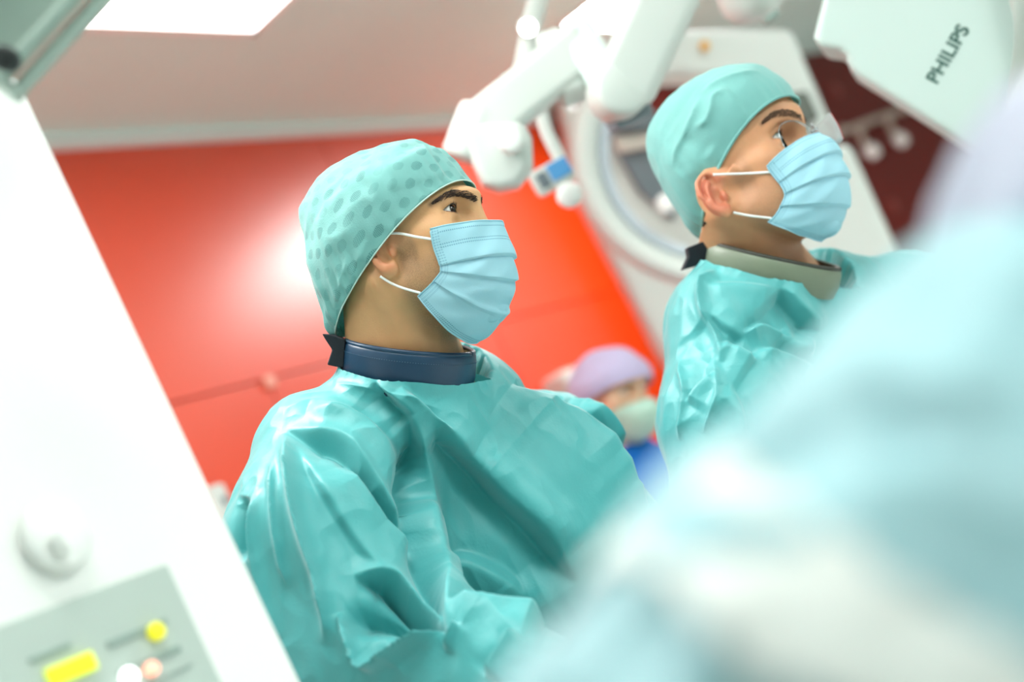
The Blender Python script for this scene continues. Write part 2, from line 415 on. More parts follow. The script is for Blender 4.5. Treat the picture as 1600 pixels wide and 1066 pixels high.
# red panelled wall: backing plus single laminate panels with recessed joints
wa = quad_slab('wall_left', W0+dA*s0+np.array([0, 0, -ZC])-nA*.02, dA, s1-s0+.02, ZUP, ZC, nA, .12, SEAM); tag(wa, kind='structure')
sj = sA(wallA(420, 600)); zj = wallA(420, 592)[2]
sj2 = sA(wallA(772, 512))
pw = sj2-sj
edges = [s0]+[sj+k*pw for k in range(-8, 12) if s0+.1 < sj+k*pw < s1-.05]+[s1]
G = .0024
su = sA(wallA(590, 400)); edges_u = [s0]+[su+k*2.4 for k in range(-4, 4) if s0+.1 < su+k*2.4 < s1-.05]+[s1]
for row, z0, z1 in ((edges, 0.0, zj), (edges_u, zj, ZC)):
    for a, b in zip(row[:-1], row[1:]):
        quad_slab('panel', W0+dA*(a+G)+np.array([0, 0, -ZC+z0+G]), dA, b-a-2*G, ZUP, z1-z0-2*G, nA, .018, REDP, wa, .0015)
# burgundy wall further right
rB0, rB1 = at_z(1040, 112, ZC), at_z(1310, 78, ZC)
dB = nrm(rB1-rB0); nB = np.array([dB[1], -dB[0], 0.0]); nB = nB if np.dot(CAM-rB0, nB) > 0 else -nB
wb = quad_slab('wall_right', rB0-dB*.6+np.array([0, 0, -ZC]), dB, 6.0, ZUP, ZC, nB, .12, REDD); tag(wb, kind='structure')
def wallB(px, py, off=0.): return on_plane(px, py, rB0+nB*off, nB)
# the remaining sides of the room
for nm, c, s in (('wall_back', (1.5, -4.9, ZC/2), (15, .1, ZC)), ('wall_front', (1.5, 10.95, ZC/2), (15, .1, ZC)),
                 ('wall_side', (8.95, 3, ZC/2), (.1, 16, ZC)), ('wall_far_side', (-5.95, 3, ZC/2), (.1, 16, ZC))):
    tag(box_obj(nm, frame((1, 0, 0), (0, 1, 0), (0, 0, 1), c), s, WALLM), kind='structure')
# pale cove trim where red wall meets the ceiling
tr = quad_slab('trim_1', W0+dA*s0+np.array([0, 0, -.035]), dA, s1-s0, ZUP, .035, nA, .03, WALLM); tr.location = nA*.03; tag(tr, kind='structure')
# ceiling light panels, squared to the red wall
c1 = at_z(395, 48, ZC); c0 = at_z(115, 38, ZC); plen = float(np.dot(c1-c0, dA))
lab = {0: 'square white ceiling light panel over the red wall at upper left', 1: 'square white ceiling light panel above the jointed white arm'}
def light_panel(corner, lx, ly, label, strength, group=None):
    """corner = far right corner on the ceiling; runs back along -dA by lx and out along nA by ly"""
    c = corner-dA*lx/2+nA*ly/2
    e = empty('ceiling_light', (c[0], c[1], ZC), label, 'light', group)
    M = frame(dA, nA, np.array([0, 0, 1.0]), (c[0], c[1], ZC-.006))
    PM = PANEL.copy(); PM.node_tree.nodes['Principled BSDF'].inputs['Emission Strength'].default_value = strength
    box_obj('diffuser', M, (lx-.02, ly-.02, .008), PM, e)
    bm = bmesh.new()
    for sx, sy, dx, dy in ((lx+.03, .025, 0, ly/2), (lx+.03, .025, 0, -ly/2), (.025, ly+.03, lx/2, 0), (.025, ly+.03, -lx/2, 0)):
        add_box(bm, M @ Matrix.Translation((dx, dy, 0)), sx, sy, .012, .002)
    bm_obj('frame', bm, WHITE, e, angle=35)
    return e
ESV, ES = 3.5, 24.0
light_panel(c1, plen, .62, lab[0], ESV)
c2_ = at_z(1012, 47, ZC)
light_panel(c2_, .62, .62, lab[1], 32.0)
# more panels added out of view, placed for fill and rim light
for ox, oy, wd in ((-1.25, .34, 1.1), (-3.0, .6, .9), (-1.6, 1.5, .6), (.6, 1.5, .5), (4.4, 3.0, .35), (-1.6, 3.4, 1.3), (.6, 3.4, 1.35), (3.4, 4.4, .6), (-1.6, 5.2, .9), (.6, 5.2, .6), (5.0, 2.4, .8)):
    light_panel(c1+dA*ox+nA*oy, .62, .62, 'square white ceiling light panel added out of view as fill', ES*wd, 'added ceiling light panels out of view')
# ------------------------------------------------------------------ heads
class Head:
    """head frame: x forward, y to the person's left, z up; origin between the ears"""
    def __init__(s, px, py, d, yaw, pitch, tilt=0., k=1.0):
        a, p, t = map(math.radians, (yaw, pitch, tilt))
        toC = -CF
        f0 = math.cos(a)*CXA+math.sin(a)*toC; r0 = -math.sin(a)*CXA+math.cos(a)*toC; u0 = CYA
        f = math.cos(p)*f0+math.sin(p)*u0; u = -math.sin(p)*f0+math.cos(p)*u0
        r = math.cos(t)*r0+math.sin(t)*u; u = nrm(np.cross(r, f)) if np.dot(np.cross(r, f), u) > 0 else nrm(np.cross(f, r))
        s.x, s.y, s.z, s.o, s.k = f, -r, u, P(px, py, d), k
        s.R = np.stack([s.x, s.y, s.z], 1)
    def w(s, v): return s.o+(np.asarray(v, float)*s.k)@s.R.T
    def l(s, p): return (np.asarray(p, float)-s.o)@s.R/s.k
    def pix(s, px, py, y):
        """head-frame point at lateral y seen at a pixel"""
        return s.l(on_plane(px, py, s.w((0, y, 0)), s.y))
    def poly(s, pts, y): return np.array([s.pix(a, b, y) for a, b in pts])

EYE = (.0665, .0320, .0170); EYER = .0126
def fit_head(d, yaw, pitch, tilt, k, local, px):
    o = [650., 380.]
    for _ in range(4):
        H = Head(o[0], o[1], d, yaw, pitch, tilt, k); q = proj(H.w(local)); o[0] += px[0]-q[0]; o[1] += px[1]-q[1]
    return Head(o[0], o[1], d, yaw, pitch, tilt, k)
def lid_line(az, lid): return lid*.0122*(1-np.abs(az)**2.4)
def ear_sdf(p, c, back=0.35, k=1.0):
    """p given with |y|; c = ear centre; ear plane swings out to the rear"""
    ex = nrm((-math.cos(back), math.sin(back), 0)); ez = nrm((-.18, 0.05, 1)); en = nrm(np.cross(ez, ex)); 
    if en[1] < 0: en = -en
    ez = nrm(np.cross(en, ex)); ez = ez if ez[2] > 0 else -ez
    R = np.stack([ex, ez, en], 1)
    q = (p-np.asarray(c, np.float32))@R.astype(np.float32)/k    # q: back, up, out
    d = ellip(q, (.002, 0, -.004), (.0135, .025, .0045))
    th = np.linspace(math.radians(-150), math.radians(118), 15)
    # helix: from the lobe round the rear over the top to the front root
    hx = np.array([[-.001+.0165*math.cos(t)*(1.05 if math.sin(t) > 0 else .82), .004+.0275*math.sin(t), .004] for t in np.linspace(math.radians(-75), math.radians(175), 14)])
    hx[-1] = (-.010, .003, -.002); hx[-2] = (-.0145, .013, .001)
    d = smin(d, chain(q, hx, [.0042]*4+[.0040]*6+[.0036]*4), .004)
    ah = np.array([(.0005, -.016, .003), (.0065, -.010, .005), (.0085, 0, .006), (.0065, .010, .005), (.001, .018, .003)])
    d = smin(d, chain(q, ah, [.0035]*5), .004)
    d = smin(d, ellip(q, (-.003, -.0235, .002), (.0095, .0105, .0052)), .006)      # lobe
    d = smax(d, -ellip(q, (-.003, -.004, .006), (.0085, .0125, .0095)), .004)      # concha
    d = smin(d, ellip(q, (-.0115, -.006, .003), (.004, .007, .0042)), .004)        # tragus
    d = smax(d, -ellip(q, (.0115, .008, .0075), (.0026, .013, .0035)), .003)       # scaphoid groove
    return d*k
def head_sdf(neck_pts, neck_rs, shoulders=None, ear=None, ear_back=.35, fat=0.0, lid=(.30, -.22), fore=0.0):
    def fn(p):
        q = p.copy(); q[:, 1] = np.abs(q[:, 1])
        d = ellip(q, (-.006, 0, .038), (.096, .077, .082))
        d = smin(d, ellip(q, (.030, 0, .042+fore*.4), (.061+fore, .060, .060)), .03)
        d = smin(d, ellip(q, (.040, 0, -.028), (.050, .054+fat, .072)), .03)
        d = smin(d, ellip(q, (.052, .043, -.010), (.024, .022, .020)), .022)        # cheekbone
        d = smin(d, capsule(q, (.000, .0625, .002), (.050, .054, -.004), .009, .010), .014)   # zygomatic arch
        d = smin(d, ellip(q, (.048, .038, -.046), (.032, .026+fat, .030)), .022)    # cheek
        d = smin(d, capsule(q, (.010, .050+fat, -.052), (.070, .016, -.097), .0165, .0155), .022)
        d = smin(d, ellip(q, (.074, 0, -.095), (.018, .020, .017)), .016)           # chin
        d = smin(d, capsule(q, (.082, .010, .036), (.066, .044, .038), .0095, .0085), .014)   # brow ridge
        d = smax(d, -ellip(q, (.087, .034, .014), (.017, .019, .0135)), .016)       # orbit
        d = smin(d, capsule(q, (.084, 0, .022), (.100, 0, -.026), .0075, .0105), .012)        # nose
        d = smin(d, sphere(q, (.103, 0, -.028), .0115), .006)
        d = smin(d, ellip(q, (.093, .0135, -.032), (.011, .0075, .008)), .006)
        d = smin(d, ellip(q, (.084, 0, -.062), (.017, .026, .016)), .015)
        d = smin(d, capsule(q, (.098, 0, -.058), (.089, .020, -.060), .0055, .003), .006)
        d = smin(d, capsule(q, (.096, 0, -.067), (.088, .018, -.065), .0060, .003), .006)
        # fold of skin over the upper lid, then the lids
        fa = np.linspace(-.9, 1.0, 7); fl = [(EYE[0]+math.sqrt(max(1e-6, .0150**2-(a*.0142)**2-(lid_line(a, lid[0])+.0030)**2)), EYE[1]+a*.0145+.0005, EYE[2]+lid_line(a, lid[0])+.0042+.0010*a) for a in fa]
        bb = np.linalg.norm(q-np.asarray(EYE, np.float32), axis=1) < .04
        if bb.any(): d[bb] = smin(d[bb], chain(q[bb], fl, [.0015, .0020, .0022, .0022, .0022, .0020, .0014]), .003)
        e = q-np.asarray(EYE, np.float32)
        re = np.sqrt((e**2).sum(-1))
        lat = e[:, 1]; el = e[:, 2]; az = np.clip((lat-.0005)/.0142, -1, 1)
        up = lid_line(az, lid[0])+.0012*az+.0005; dn = lid_line(az, lid[1])+.0012*az
        op = np.maximum(el-up, dn-el)                # <0 inside the opening
        lids = np.maximum(re-.0139, -(re-.0122))
        lids = np.maximum(lids, -op)
        lids = np.where(e[:, 0] > -.004, lids, .02)
        d = smax(d, -np.where(e[:, 0] > -.002, re-.0125, .02), .001)
        d = smin(d, lids, .004)
        d = smin(d, capsule(q, (EYE[0]+.008, EYE[1]-.014, EYE[2]-.0105), (EYE[0]+.006, EYE[1]+.012, EYE[2]-.0100), .0020, .002), .010)  # under-eye
        d = smax(d, -np.where(np.maximum(op, re-.0150) < .004, np.maximum(op, re-.0165), .02), .0008)
        d = smin(d, chain(p, neck_pts, neck_rs), .03)
        # sternomastoid
        for sg in (1, -1):
            nb = np.asarray(neck_pts[-1])
            d = smin(d, capsule(p, (-.022, sg*.056, -.035), nb+np.array([.052, sg*.022, 0]), .014, .010), .022)
        # larynx
        if shoulders is not None: d = smin(d, shoulders(p), .05)
        if ear is not None:
            bx = np.sqrt(((q-np.asarray(ear, np.float32))**2).sum(-1)) < .050
            if bx.any():
                dd = d[bx]; d[bx] = smin(dd, ear_sdf(q[bx], ear, ear_back), .006)
        return d
    return fn
# ------------------------------------------------------------------ people: builders
from mathutils.bvhtree import BVHTree
def np_mesh(o):
    me = o.data; n = len(me.vertices); v = np.empty(n*3, np.float32); me.vertices.foreach_get('co', v)
    return v.reshape(-1, 3).astype(float)
def vnormals(me):
    n = np.empty(len(me.vertices)*3, np.float32); me.vertex_normals.foreach_get('vector', n); return n.reshape(-1, 3).astype(float)
def fattr(me, name, vals):
    a = me.attributes.new(name, 'FLOAT', 'POINT'); a.data.foreach_set('value', np.asarray(vals, np.float32))
def sstep(x, a, b):
    t = np.clip((np.asarray(x, float)-a)/(b-a), 0, 1); return t*t*(3-2*t)
_lat = rng.random((32, 32, 32)).astype(np.float32)
def vnoise(p):
    i = np.floor(p).astype(int); f = p-i; f = f*f*(3-2*f); r = 0
    for dx in (0, 1):
        for dy in (0, 1):
            for dz in (0, 1):
                w = (f[:, 0] if dx else 1-f[:, 0])*(f[:, 1] if dy else 1-f[:, 1])*(f[:, 2] if dz else 1-f[:, 2])
                r = r+w*_lat[(i[:, 0]+dx) & 31, (i[:, 1]+dy) & 31, (i[:, 2]+dz) & 31]
    return r*2-1
def ridged(p): return 1-np.abs(vnoise(p))*2

class Person:
    def __init__(s, name, H, foot, label, skin):
        s.H = H; s.skin = skin
        s.e = empty(name, foot, label, 'person')
    def capfit(s, contour, A, B, w, taper, tmax_pow=2.2, n=2.25, gap=.004, ear=None):
        H = s.H; C = H.poly(contour, 0.0)[:, [0, 2]]; a = H.pix(*A, 0)[[0, 2]]; b = H.pix(*B, 0)[[0, 2]]
        e1 = (b-a)/np.linalg.norm(b-a); e2 = np.array([-e1[1], e1[0]])
        if (C.mean(0)-a)@e2 < 0: e2 = -e2
        C = catmull(C, 240); S1 = (C-a)@e1; T = (C-a)@e2; k = int(np.argmax(T)); tm = T[k]
        tf, sf = np.maximum.accumulate(T[:k+1]), S1[:k+1]; tb, sb = np.maximum.accumulate(T[k:][::-1]), S1[k:][::-1]
        def fit(V):
            q = V[:, [0, 2]]-a; t = q@e2; s1 = q@e1; y = V[:, 1]; r_ = np.clip(t/tm, 0, .995); tc = np.clip(t, 0, tm*.995)
            f0 = np.interp(tc, tf+np.arange(len(tf))*1e-9, sf); b0 = np.interp(tc, tb+np.arange(len(tb))*1e-9, sb)
            c, aa = (f0+b0)/2, np.abs(b0-f0)/2-gap; ww = w*np.maximum(1e-3, 1-r_**tmax_pow)**.5*(1+.10*np.sin(np.pi*np.minimum(1, r_*1.6)))-gap
            tt = np.clip(((s1-c)/aa+1)/2, 0, 1); ww = ww*(1-taper*tt**2.2*(1-r_)**1.5)
            rho = (np.abs((s1-c)/aa)**n+np.abs(y/ww)**n)**(1/n); m = sstep(t, -.020, .004)
            if ear is not None: m = m*sstep(np.sqrt((V[:, 0]-ear[0])**2+(V[:, 2]-ear[2])**2+(.5*(np.abs(V[:, 1])-ear[1]))**2), .026, .040)
            front = (s1 < c) | (t > .0)
            sc = np.where((rho > .97) & front, 1+(.97/rho-1)*m, 1)
            s2 = c+(s1-c)*sc; y2 = y*sc
            t2 = np.where(t > tm*.97, tm*.97+(t-tm*.97)*.2, t)
            p2 = a+e1*s2[:, None]+e2*t2[:, None]
            out = V.copy(); out[:, 0] = p2[:, 0]; out[:, 2] = p2[:, 1]; out[:, 1] = y2
            return out
        return fit
    def head(s, neck, rs, h=.0016, ear=(-.006, .074, -.004), back=.35, lid=(.30, -.22), beard=1.0, fat=0., zlo=-.22, fit=None, fore=0.):
        V, F = sdf_mesh(head_sdf(neck, rs, ear=ear, ear_back=back, lid=lid, fat=fat, fore=fore), (-.135, -.105, zlo), (.14, .105, .145), h)
        if fit is not None: V = fit(V)
        s.body = mesh_obj('body', s.H.w(V), F, s.skin, s.e)
        x, y, z = V[:, 0], np.abs(V[:, 1]), V[:, 2]
        # beard shadow: jaw, chin, upper lip and sideburn; not the cheekbone
        bl = sstep(-z, .012, .038)*sstep(x, -.005, .015)*sstep(-z, -.16, .15)
        bl = bl*(1-sstep(-z-(x-.0)*.35, .085, .125))
        bl = np.maximum(bl, sstep(x, .004, .014)*(1-sstep(x, .030, .040))*sstep(-z, -.03, .0)*sstep(-z, -.03, .02)*.8)
        fattr(s.body.data, 'beard', bl*beard)
        ea = np.asarray(ear); de = np.sqrt((x-ea[0])**2+(y-ea[1])**2+(z-ea[2])**2)
        fattr(s.body.data, 'blush', np.maximum((1-sstep(de, .022, .036))*sstep(y, .068, .078)*.8, .35*np.exp(-((x-.108)**2+y**2+(z+.028)**2)/.0005)))
        s.tint = np.zeros(len(V)); s.lid = lid
        s.bvh = BVHTree.FromPolygons([tuple(v) for v in s.H.w(V)], F); s.V, s.F = V, F
        return s.body
    def surf(s, px, py, off=.001):
        d = nrm(ray(px, py)); h = s.bvh.ray_cast(Vector(CAM), Vector(d))
        if h[0] is None: return None
        return np.array(h[0])-d*off
    def near(s, wp, off=.001):
        h = s.bvh.find_nearest(Vector(wp)); n = np.array(h[1]); 
        if n@(np.array(wp)-s.H.o) < 0: n = -n
        return np.array(h[0])+n*off, n
    def eyes(s, iris, look=(0, 0), parts=True):
        for sg in (1, -1):
            e = s.H.w(np.array(EYE)*[1, sg, 1]); a, b = math.radians(look[0]), math.radians(look[1])
            f = nrm(math.cos(b)*(math.cos(a)*s.H.x+math.sin(a)*s.H.y)+math.sin(b)*s.H.z)
            up = nrm(s.H.z-f*(s.H.z@f)); M = frame(np.cross(up, f), up, f, e)
            k = s.H.k; R = EYER*.97*k
            prof = [(R*math.sin(t), -R*math.cos(t)) for t in np.linspace(.02, math.pi-.02, 22)]
            eo = lathe_obj('eye', prof, M, SCLERA, s.body, 28, 80)
            if parts:
                tt = np.linspace(.01, .57, 9)
                lathe_obj('iris', [((R+.00018)*math.sin(t), (R+.00018)*math.cos(t)) for t in tt], M, iris, eo, 28, 80)
                lathe_obj('pupil', [((R+.00030)*math.sin(t), (R+.00030)*math.cos(t)) for t in np.linspace(.01, .25, 4)], M, PUPIL, eo, 20, 80)
    def hairs(s, name, pts, width, n, length, m, lift=.25, thick=.00035, sides=(1, -1), parent=None):
        """brow: fine tapered hairs rooted along a line given in pixels on the near side, mirrored for the far one"""
        base = [s.surf(a, b, 0) for a, b in pts]; base = [s.H.l(b) for b in base if b is not None]
        for sg in sides:
            line = catmull(np.array(base)*[1, sg, 1], 60); VF = []
            for i in range(n):
                t = random.random()**.9; k = int(t*58); c = line[k]; tg = nrm(line[k+1]-line[k])
                w = width*(.35+1.0*math.sin(math.pi*min(1, .28+t*.72)))
                off = (random.random()-.5)*w; c = c+np.array([0, 0, 1.0])*off
                wp, nn = s.near(s.H.w(c), .0003); tw = s.H.R@tg
                upw = s.H.z
                d = nrm(tw*(-1)+upw*(random.gauss(lift, .18)-off/w*.8)+nn*.22)
                le = length*random.uniform(.7, 1.2)
                q1 = wp+d*le*.55; q2, n2 = s.near(wp+d*le, .0009)
                v, f = tube_vf([wp, q1+nn*.0004, q2], [thick, thick*.8, thick*.15], 3); VF.append((v, f))
                bx = np.where(np.linalg.norm(s.V-line.mean(0), axis=1) < .05)[0]
            dl = np.sqrt(((s.V[bx][:, None, :]-line[None, ::2])**2).sum(-1)).min(1)
            s.tint[bx] = np.maximum(s.tint[bx], np.exp(-(dl/(width*.42))**2))
            V, F = join_vf(VF); o = mesh_obj(name, V, F, m, parent or s.body); o['kind'] = 'stuff'
        fattr(s.body.data, 'tint', s.tint)
    def lashes(s, m, n=40, length=.0042):
        for sg in (1, -1):
            az = np.linspace(-.95, .97, 30); lat = az*.0142+.0005; el = lid_line(az, s.lid[0])+.0012*az+.0008
            def curve(el, R):
                xx = np.sqrt(np.maximum(1e-7, R*R-lat**2-el**2)); return np.stack([EYE[0]+xx, sg*(EYE[1]+lat), EYE[2]+el], 1)
            up = curve(el, .0140); VF = [tube_vf(s.H.w(up), .00085*s.H.k, 6)]
            for i in range(n):
                k = random.uniform(0, 28.9); j = int(k); c = up[j]+(up[j+1]-up[j])*(k-j); r = nrm(c-np.array([EYE[0], sg*EYE[1], EYE[2]]))
                d = nrm(r+np.array([.1, sg*.25*az[j], .15])); le = length*random.uniform(.6, 1)
                VF.append(tube_vf(s.H.w(np.array([c, c+d*le*.5-[0, 0, .0006], c+d*le*.9+[0, 0, .0016]])), [.00022, .00016, .00004], 3))
            V, F = join_vf(VF); o = mesh_obj('eyelashes', V, F, m, s.body); o['kind'] = 'stuff'
            dn = curve(lid_line(az, s.lid[1])+.0012*az-.0004, .0137)
            tube_obj('lower_lid_edge', s.H.w(dn), .00045, LIDM, s.body, 6)
    def hair_shell(s, m, off=.0022, cut=None, nape=-.06, side=-.004):
        V = s.V; x, y, z = V[:, 0], np.abs(V[:, 1]), V[:, 2]
        zl = np.where(x < -.012, nape+.10*np.maximum(0, x+.05), np.where(x < .022, side, side+.016+(x-.022)*1.35))
        zl = np.where((x > -.032) & (x < .006), .022, zl)
        ok = (z > zl) & (y < .0805)
        if cut is not None: ok &= cut(V)
        nn = vnormals(s.body.data); idx = -np.ones(len(V), int); F = [f for f in s.F if all(ok[i] for i in f)]
        used = sorted({i for f in F for i in f}); idx[used] = np.arange(len(used))
        U = np.array(used); wv = s.H.w(V[U]); no = nn[U]; j = ridged(V[U]*[260, 260, 90])
        edge = np.clip((z[U]-zl[U])/.012, 0, 1)
        wv = wv+no*(off*edge+.0008*j*edge)[:, None]
        return mesh_obj('hair', wv, [[idx[i] for i in f] for f in F], m, s.body)
    def cap(s, contour, A, B, w, taper, m, lumps, gather=.0, hem=.0013, tmax_pow=2.2, seg=220, rows=90, name='cap', fold=None, n=2.25, hem_m=None, bow=0.):
        H = s.H; C = H.poly(contour, 0.0)[:, [0, 2]]; a = H.pix(*A, 0)[[0, 2]]; b = H.pix(*B, 0)[[0, 2]]
        e1 = (b-a)/np.linalg.norm(b-a); e2 = np.array([-e1[1], e1[0]])
        if (C.mean(0)-a)@e2 < 0: e2 = -e2
        C = catmull(C, 240); S1 = (C-a)@e1; T = (C-a)@e2; k = int(np.argmax(T)); tm = T[k]
        tf, sf = np.maximum.accumulate(T[:k+1]), S1[:k+1]; tb, sb = np.maximum.accumulate(T[k:][::-1]), S1[k:][::-1]
        V = []; UV = []
        u = np.sin(np.linspace(0, math.pi/2, rows)); u[-1] = .9995
        for r_ in u:
            ww = w*max(1e-3, 1-r_**tmax_pow)**.5*(1+.10*math.sin(math.pi*min(1, r_*1.6)))
            for j in range(seg):
                ph = 2*math.pi*j/seg; cs, sn = math.cos(ph), math.sin(ph)
                t = r_*tm+bow*abs(sn)**1.5*(1-r_); f0 = np.interp(t, tf+np.arange(len(tf))*1e-9, sf); b0 = np.interp(t, tb+np.arange(len(tb))*1e-9, sb)
                c, aa = (f0+b0)/2, abs(b0-f0)/2
                sx = c+aa*np.sign(cs)*abs(cs)**(2/n); tt = (np.sign(cs)*abs(cs)**(2/n)+1)/2
                yy = ww*np.sign(sn)*abs(sn)**(2/n)*(1-taper*tt**2.2*(1-r_)**1.5)
                q = a+e1*sx+e2*t; V.append((q[0], yy, q[1])); UV.append((ph/(2*math.pi)*.52, r_*.16))
        V = np.array(V); F = [(i*seg+j, i*seg+(j+1) % seg, (i+1)*seg+(j+1) % seg, (i+1)*seg+j) for i in range(rows-1) for j in range(seg)]
        F.append(tuple((rows-1)*seg+j for j in range(seg)))
        o = mesh_obj(name, H.w(V), F, m, s.body)
        nn = vnormals(o.data); W_ = np_mesh(o)
        if ((W_.mean(0)-W_[:seg].mean(0))@nn[(rows-1)*seg]) < 0: nn = -nn; o.data.flip_normals()
        r_ = np.repeat(u, seg); ph = np.tile(2*math.pi*np.arange(seg)/seg, rows)
        env = sstep(r_, .02, .25)
        d = lumps*(ridged(V*22+3)*.5+ridged(V*[45, 45, 30]+9)*.35)*env
        if gather:
            ga = np.sin(ph*26+3*np.sin(ph*5))*.5+np.sin(ph*41+1)*.3
            d += gather*ga*np.exp(-r_*4)*sstep(r_, .0, .03)*(.35+.9*np.exp(-((ph)/1.0)**2)+.9*np.exp(-((ph-2*math.pi)/1.0)**2))
        W_ = W_+nn*d[:, None]
        if fold is not None: W_ = strokes(W_, nn, fold)
        o.data.vertices.foreach_set('co', W_.astype(np.float32).ravel()); o.data.update()
        uvl = o.data.uv_layers.new(name='cloth'); li = np.empty(len(o.data.loops), np.int32); o.data.loops.foreach_get('vertex_index', li)
        uv = np.array(UV)[li]; # unwrap the closing seam
        uvl.data.foreach_set('uv', uv.astype(np.float32).ravel())
        md = o.modifiers.new('thickness', 'SOLIDIFY'); md.thickness = .0006; md.offset = -1
        if hem:
            rim = W_[:seg]; tube_obj('hem', np.vstack([rim, rim[:1]]), hem, hem_m or m, o, 6)
        s.capo = o
        return o
    def mask(s, side, front, vs, yS, m, pleats, depth=.0030, rows=150, half=46, straps=None, loops=(), bow=1.0):
        """side: pixels from top corner to bottom corner; front: pixels down the nose line; vs: (front fraction, side fraction) knots"""
        H = s.H
        sd = catmull(np.array(side, float), 200); fr = catmull(np.array(front, float), 200)
        def arc(c):
            l = np.r_[0, np.cumsum(np.linalg.norm(np.diff(c, axis=0), axis=1))]; return l/l[-1]
        ls, lf = arc(sd), arc(fr)
        V, UV = [], []
        kf, ks = [k[0] for k in vs], [k[1] for k in vs]
        for i in range(rows):
            v = i/(rows-1); fs = np.interp(v, kf, ks)
            pf = [np.interp(v, lf, fr[:, c]) for c in (0, 1)]; ps = [np.interp(fs, ls, sd[:, c]) for c in (0, 1)]
            y0 = np.interp(v, [0, .5, 1], yS)
            M_ = H.pix(*pf, 0); E_ = s.surf(*ps, .0035)
            E_ = H.pix(*ps, -y0) if E_ is None else H.l(E_)
            y0 = -E_[1]
            # pleat relief
            dp = 0.
            for a, b in zip(pleats[:-1], pleats[1:]):
                if a <= v < b: dp = ((1-(v-a)/(b-a))**1.4)
            dp = dp if v > pleats[0] else 0.
            for j in range(-half, half+1):
                t = abs(j)/half; th = (1-t)*math.pi/2
                sx = math.sin(th)**.92; cy = math.cos(th)**np.interp(v, [0, .3, 1], [1.35, 1.05, .95])
                x = E_[0]+(M_[0]-E_[0])*sx; z = E_[2]+(M_[2]-E_[2])*sx
                n2 = np.array([math.sin(th)*.9, 0, 0]); sg = 1 if j > 0 else -1
                y = -sg*y0*cy*-1
                am = depth*dp*(.25+.75*math.sin(min(1, th*1.25)*math.pi/2))
                puff = .0025*math.sin(math.pi*v)*math.sin(2*th)
                x -= am*math.sin(th); y -= np.sign(y)*(am*math.cos(th)-puff) if y else 0
                wv = .0007*math.sin(th*9+v*23)*math.sin(2*th)
                V.append((x+wv, y+ (np.sign(y)*wv if y else 0), z)); UV.append((1-t, v))
        c = 2*half+1
        F = [(i*c+j, (i+1)*c+j, (i+1)*c+j+1, i*c+j+1) for i in range(rows-1) for j in range(c-1)]
        Wp = H.w(np.array(V))
        for i in range(len(Wp)):
            h_ = s.bvh.find_nearest(Vector(Wp[i]), .03)
            if h_[0] is None: continue
            n_ = np.array(h_[1]); q_ = np.array(h_[0]); g_ = (Wp[i]-q_)@n_
            if g_ < .0022: Wp[i] = Wp[i]+n_*(.0022-g_)
        V = list(H.l(Wp))
        o = mesh_obj('mask', Wp, F, m, s.e)
        uvl = o.data.uv_layers.new(name='cloth'); li = np.empty(len(o.data.loops), np.int32); o.data.loops.foreach_get('vertex_index', li)
        uvl.data.foreach_set('uv', np.array(UV)[li].astype(np.float32).ravel())
        md = o.modifiers.new('thickness', 'SOLIDIFY'); md.thickness = .0012; md.offset = -1
        # bound edge, then the elastic ear loops
        W_ = np.array(V).reshape(rows, c, 3)
        per = np.vstack([W_[0, ::2], W_[::3, -1], W_[-1, ::-2], W_[::-3, 0]])
        tube_obj('binding', H.w(per), .0009, m, o, 6)
        for lp in loops:
            pts = []
            for (a, b, off) in lp:
                q = s.surf(a, b, off) if off is not None else None
                if q is None: q = H.w(H.pix(a, b, -.078))
                pts.append(q)
            pw_ = catmull(pts, 30); tube_obj('ear_loop', pw_, .0015, STRAP, o, 8, .6)
            lo = H.l(pw_)*[1, -1, 1]
            tube_obj('ear_loop', H.w(lo), .0018, STRAP, o, 8, .6)
        s.masko = o
        return o

